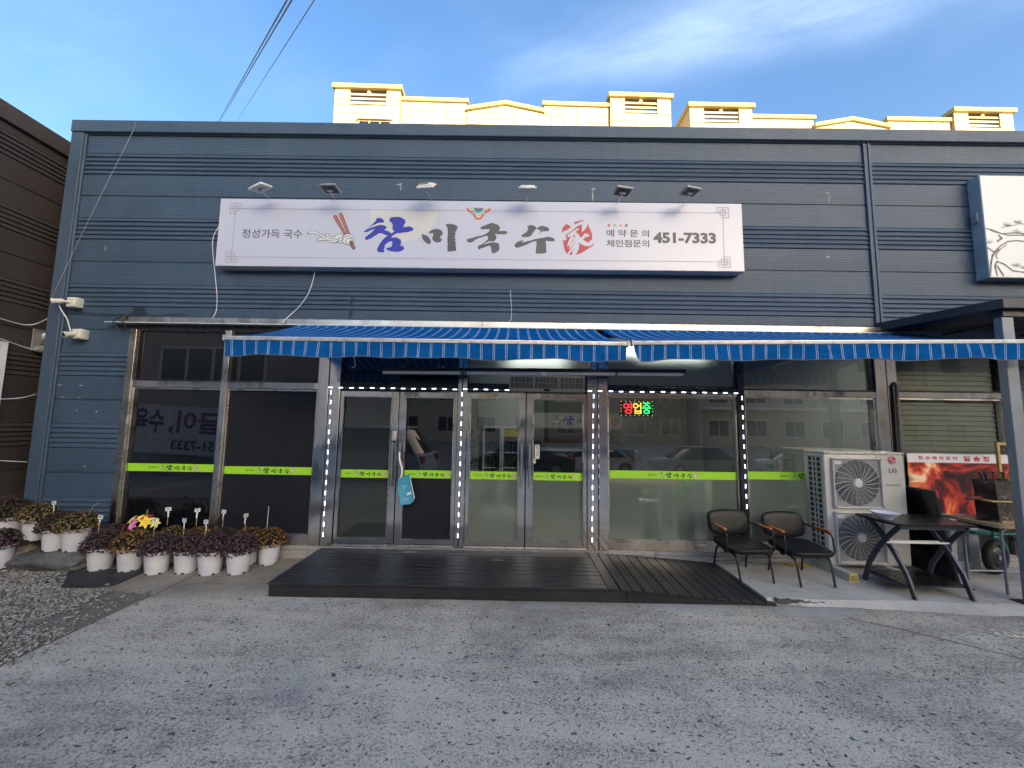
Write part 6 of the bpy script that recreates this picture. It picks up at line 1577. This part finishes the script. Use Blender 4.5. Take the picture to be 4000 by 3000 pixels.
# ------------------------------------------------------------------ sunlit apartment slabs beyond the roof
def render_mat(name, col):
    g = N(name); co = g.coord('Object')
    st = g.rng(g.noise(g.coord('Object', (1, 1, .25)), .6, 6, .7), .55, .8, 0, .4)
    return g.out(g.bsdf(g.mix(st, col, tuple(c*.75 for c in col)), .85, 0, None, .2))
m_cream_wall = render_mat('cream_render', (.50, .42, .255)); m_joint = render_mat('joint_render', (.30, .225, .13)); m_coping = render_mat('ochre_coping', (.50, .37, .15))
def apartment(lab, loc, rz):
    A = thing('apartment_block', lab, 'apartment', loc, (0, 0, rz), 'cream apartment blocks behind the shop roof')
    H = 45.7
    segs = [(0, 8.65, 'tower'), (8.65, 17.45, 'wing'), (17.45, 27.75, 'gable'), (27.75, 36.6, 'wing'), (36.6, 44.8, 'tower')]
    b = MB(); b.box(0, 44.8, .9, 12, -1, 40.0)
    b.box(8.65, 17.45, .9, 12, 40, H-1.9); b.box(17.45, 27.75, .9, 12, 40, 42.9); b.box(27.75, 36.6, .9, 12, 40, H-1.9)
    obj('main_wall', b, m_joint, A)
    for (a, c, k) in segs:
        W_ = c-a; yf = 0 if k == 'tower' else .45 if k == 'wing' else .25
        if k == 'tower':
            zt = H-.55; o0, o1, oz0, oz1 = 2.0, W_-1.85, 42.95, 45.1
            b = MB(); b.box(a, a+.3, yf+.12, 1.2, 40, zt); b.box(c-.3, c, yf+.12, 1.2, 40, zt); b.box(a+.3, c-.3, yf+.12, yf+.5, 40, oz0); b.box(a+.3, a+o0, yf+.12, yf+.5, oz0, zt); b.box(a+o1, c-.3, yf+.12, yf+.5, oz0, zt); b.box(a+o0, a+o1, yf+.12, yf+.5, oz1, zt)
            obj('tower_wall', b, m_joint, A)
            b = MB(); b.box(a-.25, c+.25, yf-.35, 1.3, zt, H); obj('coping', b, m_coping, A)
            for i in range(3):
                z = oz0+.28+i*.62; b = MB(); b.box(a+o0, a+o1, yf+.15, yf+.38, z, z+.26); obj('louvre_bar', b, m_cream_wall, A)
            b = MB(); b.lathe([(0, 0), (.3, 0), (.25, .35), (0, .55)], 10, (a+(o0+o1)/2, yf+.3, oz0+1.76)); obj('roof_lamp', b, m_cream_wall, A)
            cells = []
            rowz = [40.0, 40.75, 41.85, 42.95, 43.75, 44.5, zt]
            for z0, z1 in zip(rowz[:-1], rowz[1:]):
                if z0 >= 42.9: xs_ = [(0, o0), (o1, W_)]
                else: xs_ = [(0, .6), (.6, 3.3), (3.3, 5.4), (5.4, 7.6), (7.6, W_)]
                cells += [(p, q, z0, z1) for p, q in xs_]
        else:
            zt = H-1.65 if k == 'wing' else 43.2
            rowz = [40.0, 40.9, 41.85, 42.8, zt-.05] if k == 'wing' else [40.0, 40.9, 41.8, 42.65]
            nx_ = 5 if k == 'wing' else 4
            xs_ = [0]+[W_*(i+.6)/(nx_+.2) for i in range(nx_)]+[W_]
            cells = [(p, q, z0, z1) for z0, z1 in zip(rowz[:-1], rowz[1:]) for p, q in zip(xs_[:-1], xs_[1:])]
            if k == 'wing':
                b = MB(); b.box(a-.2, c+.2, yf-.25, 2.2, zt-.0, zt+.5); obj('coping', b, m_coping, A)
            else:
                mx_ = (a+c)/2; b = MB()
                b.prism([(a-.1, 42.75), (mx_, 43.75), (c+.1, 42.75), (c+.1, 43.25), (mx_, 44.25), (a-.1, 43.25)], yf-.3, 2.); obj('coping', b, m_coping, A)
                b = MB(); b.prism([(a+.05, 42.68), (c-.05, 42.68), (mx_, 43.7)], yf+.02, yf+.5); obj('gable_wall', b, m_cream_wall, A)
            b = MB(); b.box(a+.02, c-.02, yf+.12, .9, 40, zt-.3 if k == 'wing' else 42.7); obj('backing_wall', b, m_joint, A)
        for p, q, z0, z1 in cells:
            b = MB(); b.box(a+p+.03, a+q-.03, yf, yf+.119, z0+.03, z1-.03); obj('wall_panel', b, m_cream_wall, A)
        w0, w1 = (a+3.4, a+7.6) if k == 'tower' else (a+1.6, c-2.2)
        b = MB(); b.box(w0-.1, w1+.1, yf-.18, yf, 39.0, 40.62 if k == 'tower' else 40.25); wob = obj('window', b, m_cream_wall, A)
        for i in range(3):
            b = MB(); x0 = w0+(w1-w0)*i/3; b.box(x0+.1, x0+(w1-w0)/3-.1, yf-.2, yf-.182, 39.1, 40.5 if k == 'tower' else 40.12); obj('pane', b, m_film_gloss, wob)
        if k == 'tower':
            xe = a-.25 if a == 0 else c-.05
            b = MB(); b.box(xe, xe+.3, 1.305, 6.5, zt, H); obj('coping', b, m_coping, A)
            b = MB(); b.box(w0-.2, w1+.2, yf-.5, yf-.001, 40.64, 40.80); obj('window_hood', b, m_cream_wall, A)
    for x in (-.02, 44.8-.1):
        b = MB(); b.box(x, x+.12, .1, 6.5, -1, H-.56); b.box(x, x+.12, 6.5, 12, -1, 42.9); obj('end_wall', b, m_cream_wall, A)
    return A
A1 = apartment('larger cream apartment block with ochre coping, left behind the roof', (-24.24, 42, 0), R(1.4))
dup(A1, (23.66, 44.4, 0), (0, 0, R(.5)), 'lower-looking cream apartment block at the right behind the roof')

# ------------------------------------------------------------------ the street behind the camera (seen in the glass and steel, and shading the lot)
m_brick = mat('street_brick', (.30, .19, .15), .85, 0, .2, 2, .5, 40); m_beige_w = mat('street_beige', (.52, .44, .34), .85, 0, .12, 1.2)
m_grey_w = mat('street_grey', (.42, .43, .44), .85, 0, .12, 1.2); m_cream_b = mat('street_cream', (.62, .56, .42), .85, 0, .1, 1.2)
wm = MB(); wm.box(-.85, .85, 0, .06, -.75, .75); me_sf = wm.mesh('window', m_white)
wm = MB(); wm.box(-.78, -.03, .06, .07, -.68, .68); wm.box(.03, .78, .06, .07, -.68, .68); me_sp = wm.mesh('pane', m_film_gloss)
def street(lab, x0, x1, y0, y1, h, m, base, fl, nx_, w2=None):
    t = thing('street_building', lab, 'building', ((x0+x1)/2, y1, base)); hw = (x1-x0)/2
    b = MB(); b.box(-hw, hw, y0-y1, 0, 0, h); obj('wall', b, m, t)
    b = MB(); b.box(-hw-.2, hw+.2, y0-y1-.2, .25, h, h+.35); obj('parapet', b, m_white if w2 else m_grey_w, t)
    b = MB(); b.box(-hw, hw, .0, .9, 4.4, 4.75)
    if w2: obj('balcony_band', b, m_white, t)
    for k in range(fl):
        for i in range(nx_):
            w = link('window', me_sf, t, (-hw+(i+.5)*2*hw/nx_, 0, 2.2+k*4.)); w.scale = (1.5, 1, 1.35); link('pane', me_sp, w)
    return t
street('brick row house with white windows across the street', 4.5, 22, -60, -44, 16.6, m_brick, -.95, 4, 4)
street('beige row house with a white balcony band across the street', 22.6, 50, -60, -42, 16.8, m_beige_w, -.95, 4, 6, True)
street('grey row house across the street at the far left', -60, -22, -60, -46, 11, m_grey_w, -.95, 2, 6)
street('cream row house across the street beside the brick one', -21, 4, -60, -45, 12.5, m_cream_b, -.95, 3, 5)
street('beige corner house across the street at the far right', 50.5, 80, -60, -42, 14, m_cream_b, -.95, 3, 5)
hs = thing('small_house', 'grey gabled house behind the banner across the lot', 'house', (-11.2, -9.2, -.35))
b = MB(); b.prism([(-4, 0), (4, 0), (4, 5.2), (-.4, 7.4), (-4, 5.2)], -7, 0); obj('wall', b, m_grey_w, hs)
b = MB(); b.prism([(-4.3, 5.05), (-.4, 7.45), (4.3, 5.05), (4.3, 5.25), (-.4, 7.7), (-4.3, 5.25)], -7.2, .5); obj('roof', b, m_darkframe, hs)
b = MB(); b.box(-2., 2., 0, .08, 3.1, 4.7); wd = obj('window', b, m_white, hs)
for i in range(4):
    b = MB(); b.box(-1.9+i*.98, -1.04+i*.98, .08, .09, 3.2, 4.6); obj('pane', b, m_film_gloss, wd)
bn = thing('banner', 'white cloth banner with blue and purple lettering on the house across the lot', 'banner', (-10.9, -8.7, 1.2), (0, R(2.5), 0))
b = MB(); b.box(-2.9, 2.9, -.01, 0, -.85, .85); obj('cloth', b, mat('banner_white', (.74, .75, .78), .8), bn)
link('lettering', text_mesh('짜글이,', -1.35, 1.3, -.15, .7, mat('banner_purple', (.20, .06, .22), .8), .004, .03, True), bn)
link('lettering', text_mesh('수육', -2.65, -1.55, -.15, .7, mat('banner_blue', (.04, .05, .22), .8), .004, .03, True), bn)
link('lettering', text_mesh('451-7333', -1.2, .6, -.7, -.35, m_ink_black, .004, .03, True), bn)
b = MB(); b.tube([(-2.9, -.03, -1.4), (-2.9, -.03, .9)], .03, 6); b.tube([(2.9, -.03, -1.4), (2.9, -.03, .9)], .03, 6); obj('pole', b, m_alu, bn)
# parked cars
def car_mesh(prof, cab, hw, mats):
    pass
def car(lab, loc, rz, col, suv=False):
    t = thing('parked_car', lab, 'car', loc, (0, 0, rz), 'cars parked across the lot')
    L, h1, h2 = (2.1, .88, 1.62) if suv else (2.3, .80, 1.44)
    mp = mat('car_paint', col, .18, .0, .04, 1)
    prof = [(-L, .32), (-L+.05, .62), (-L+.25, h1-.05), (-L+.9, h1+.03), (L-.5, h1+.06), (L-.08, h1-.05), (L, .6), (L-.05, .3)]
    b = MB(); b.prism(prof, -.88, .88); obj('body', b, mp, t, bev=.09, seg=3)
    cab = [(-L+.85, h1), (-L+1.65, h2), (L-.75 if suv else L-1.5, h2+.02), (L-.18 if suv else L-.55, h1)]
    b = MB(); v = []
    for (x, z) in cab:
        k = .84 if z <= h1+.01 else .62
        v += [(x, -k, z), (x, k, z)]
    b.add(v, [(0, 2, 3, 1), (2, 4, 5, 3), (4, 6, 7, 5), (0, 6, 4, 2), (1, 3, 5, 7)]); obj('cabin_glass', b, m_film_gloss, t, bev=.05, seg=2)
    b = MB(); b.box(cab[1][0]-.05, cab[2][0]+.05, -.64, .64, h2-.02, h2+.05); obj('roof', b, mp, t, bev=.03, seg=2)
    for x in (-L+.85, L-.8):
        for s in (-.8, .8):
            M_ = Matrix.Translation((x, s, .32)) @ Euler((R(90), 0, 0)).to_matrix().to_4x4()
            b = MB(); b.lathe([(.0, -.11), (.30, -.11), (.33, -.07), (.33, .07), (.30, .11), (0, .11)], 20, M=M_); w_ = obj('wheel', b, m_black, t, smooth=True)
            b = MB(); b.lathe([(0, -.115), (.2, -.115), (.2, .115), (0, .115)], 10, M=M_); obj('rim', b, m_alu, w_)
    for s in (-.62, .62):
        b = MB(); b.box(-L-.01, -L+.25, s-.18, s+.18, .60, .74); obj('headlight', b, m_lens, t, bev=.02)
        b = MB(); b.box(L-.22, L+.01, s-.15, s+.15, .62, .84); obj('tail_light', b, m_ink_red, t, bev=.02)
    return t
car('light silver hatchback parked left of the camera', (-4.6, -7.3, lot_z(-7.3)), R(8), (.75, .76, .78), True)
car('white sedan parked across the lot at the right', (4.2, -15.6, -.9), R(2), (.75, .76, .78))
car('grey sedan parked behind the white one across the lot', (9.6, -15.3, -.9), R(-6), (.35, .37, .4))
car('dark sedan parked across the lot opposite the doors', (.4, -12.4, lot_z(-12.4)), R(4), (.03, .032, .04))
car('white sedan parked at the far right across the lot', (15.2, -15.5, -.9), R(-3), (.72, .73, .75))
t = thing('utility_pole', 'concrete utility pole across the lot', 'pole', (5.3, -17.8, -.95))
b = MB(); b.tube([(0, 0, 0), (0, 0, 10)], [.17, .11], 12); obj('shaft', b, m_concrete_wall, t, smooth=True)
b = MB(); b.box(-.9, .9, -.05, .05, 8.8, 8.92); obj('cross_arm', b, m_alu, t)
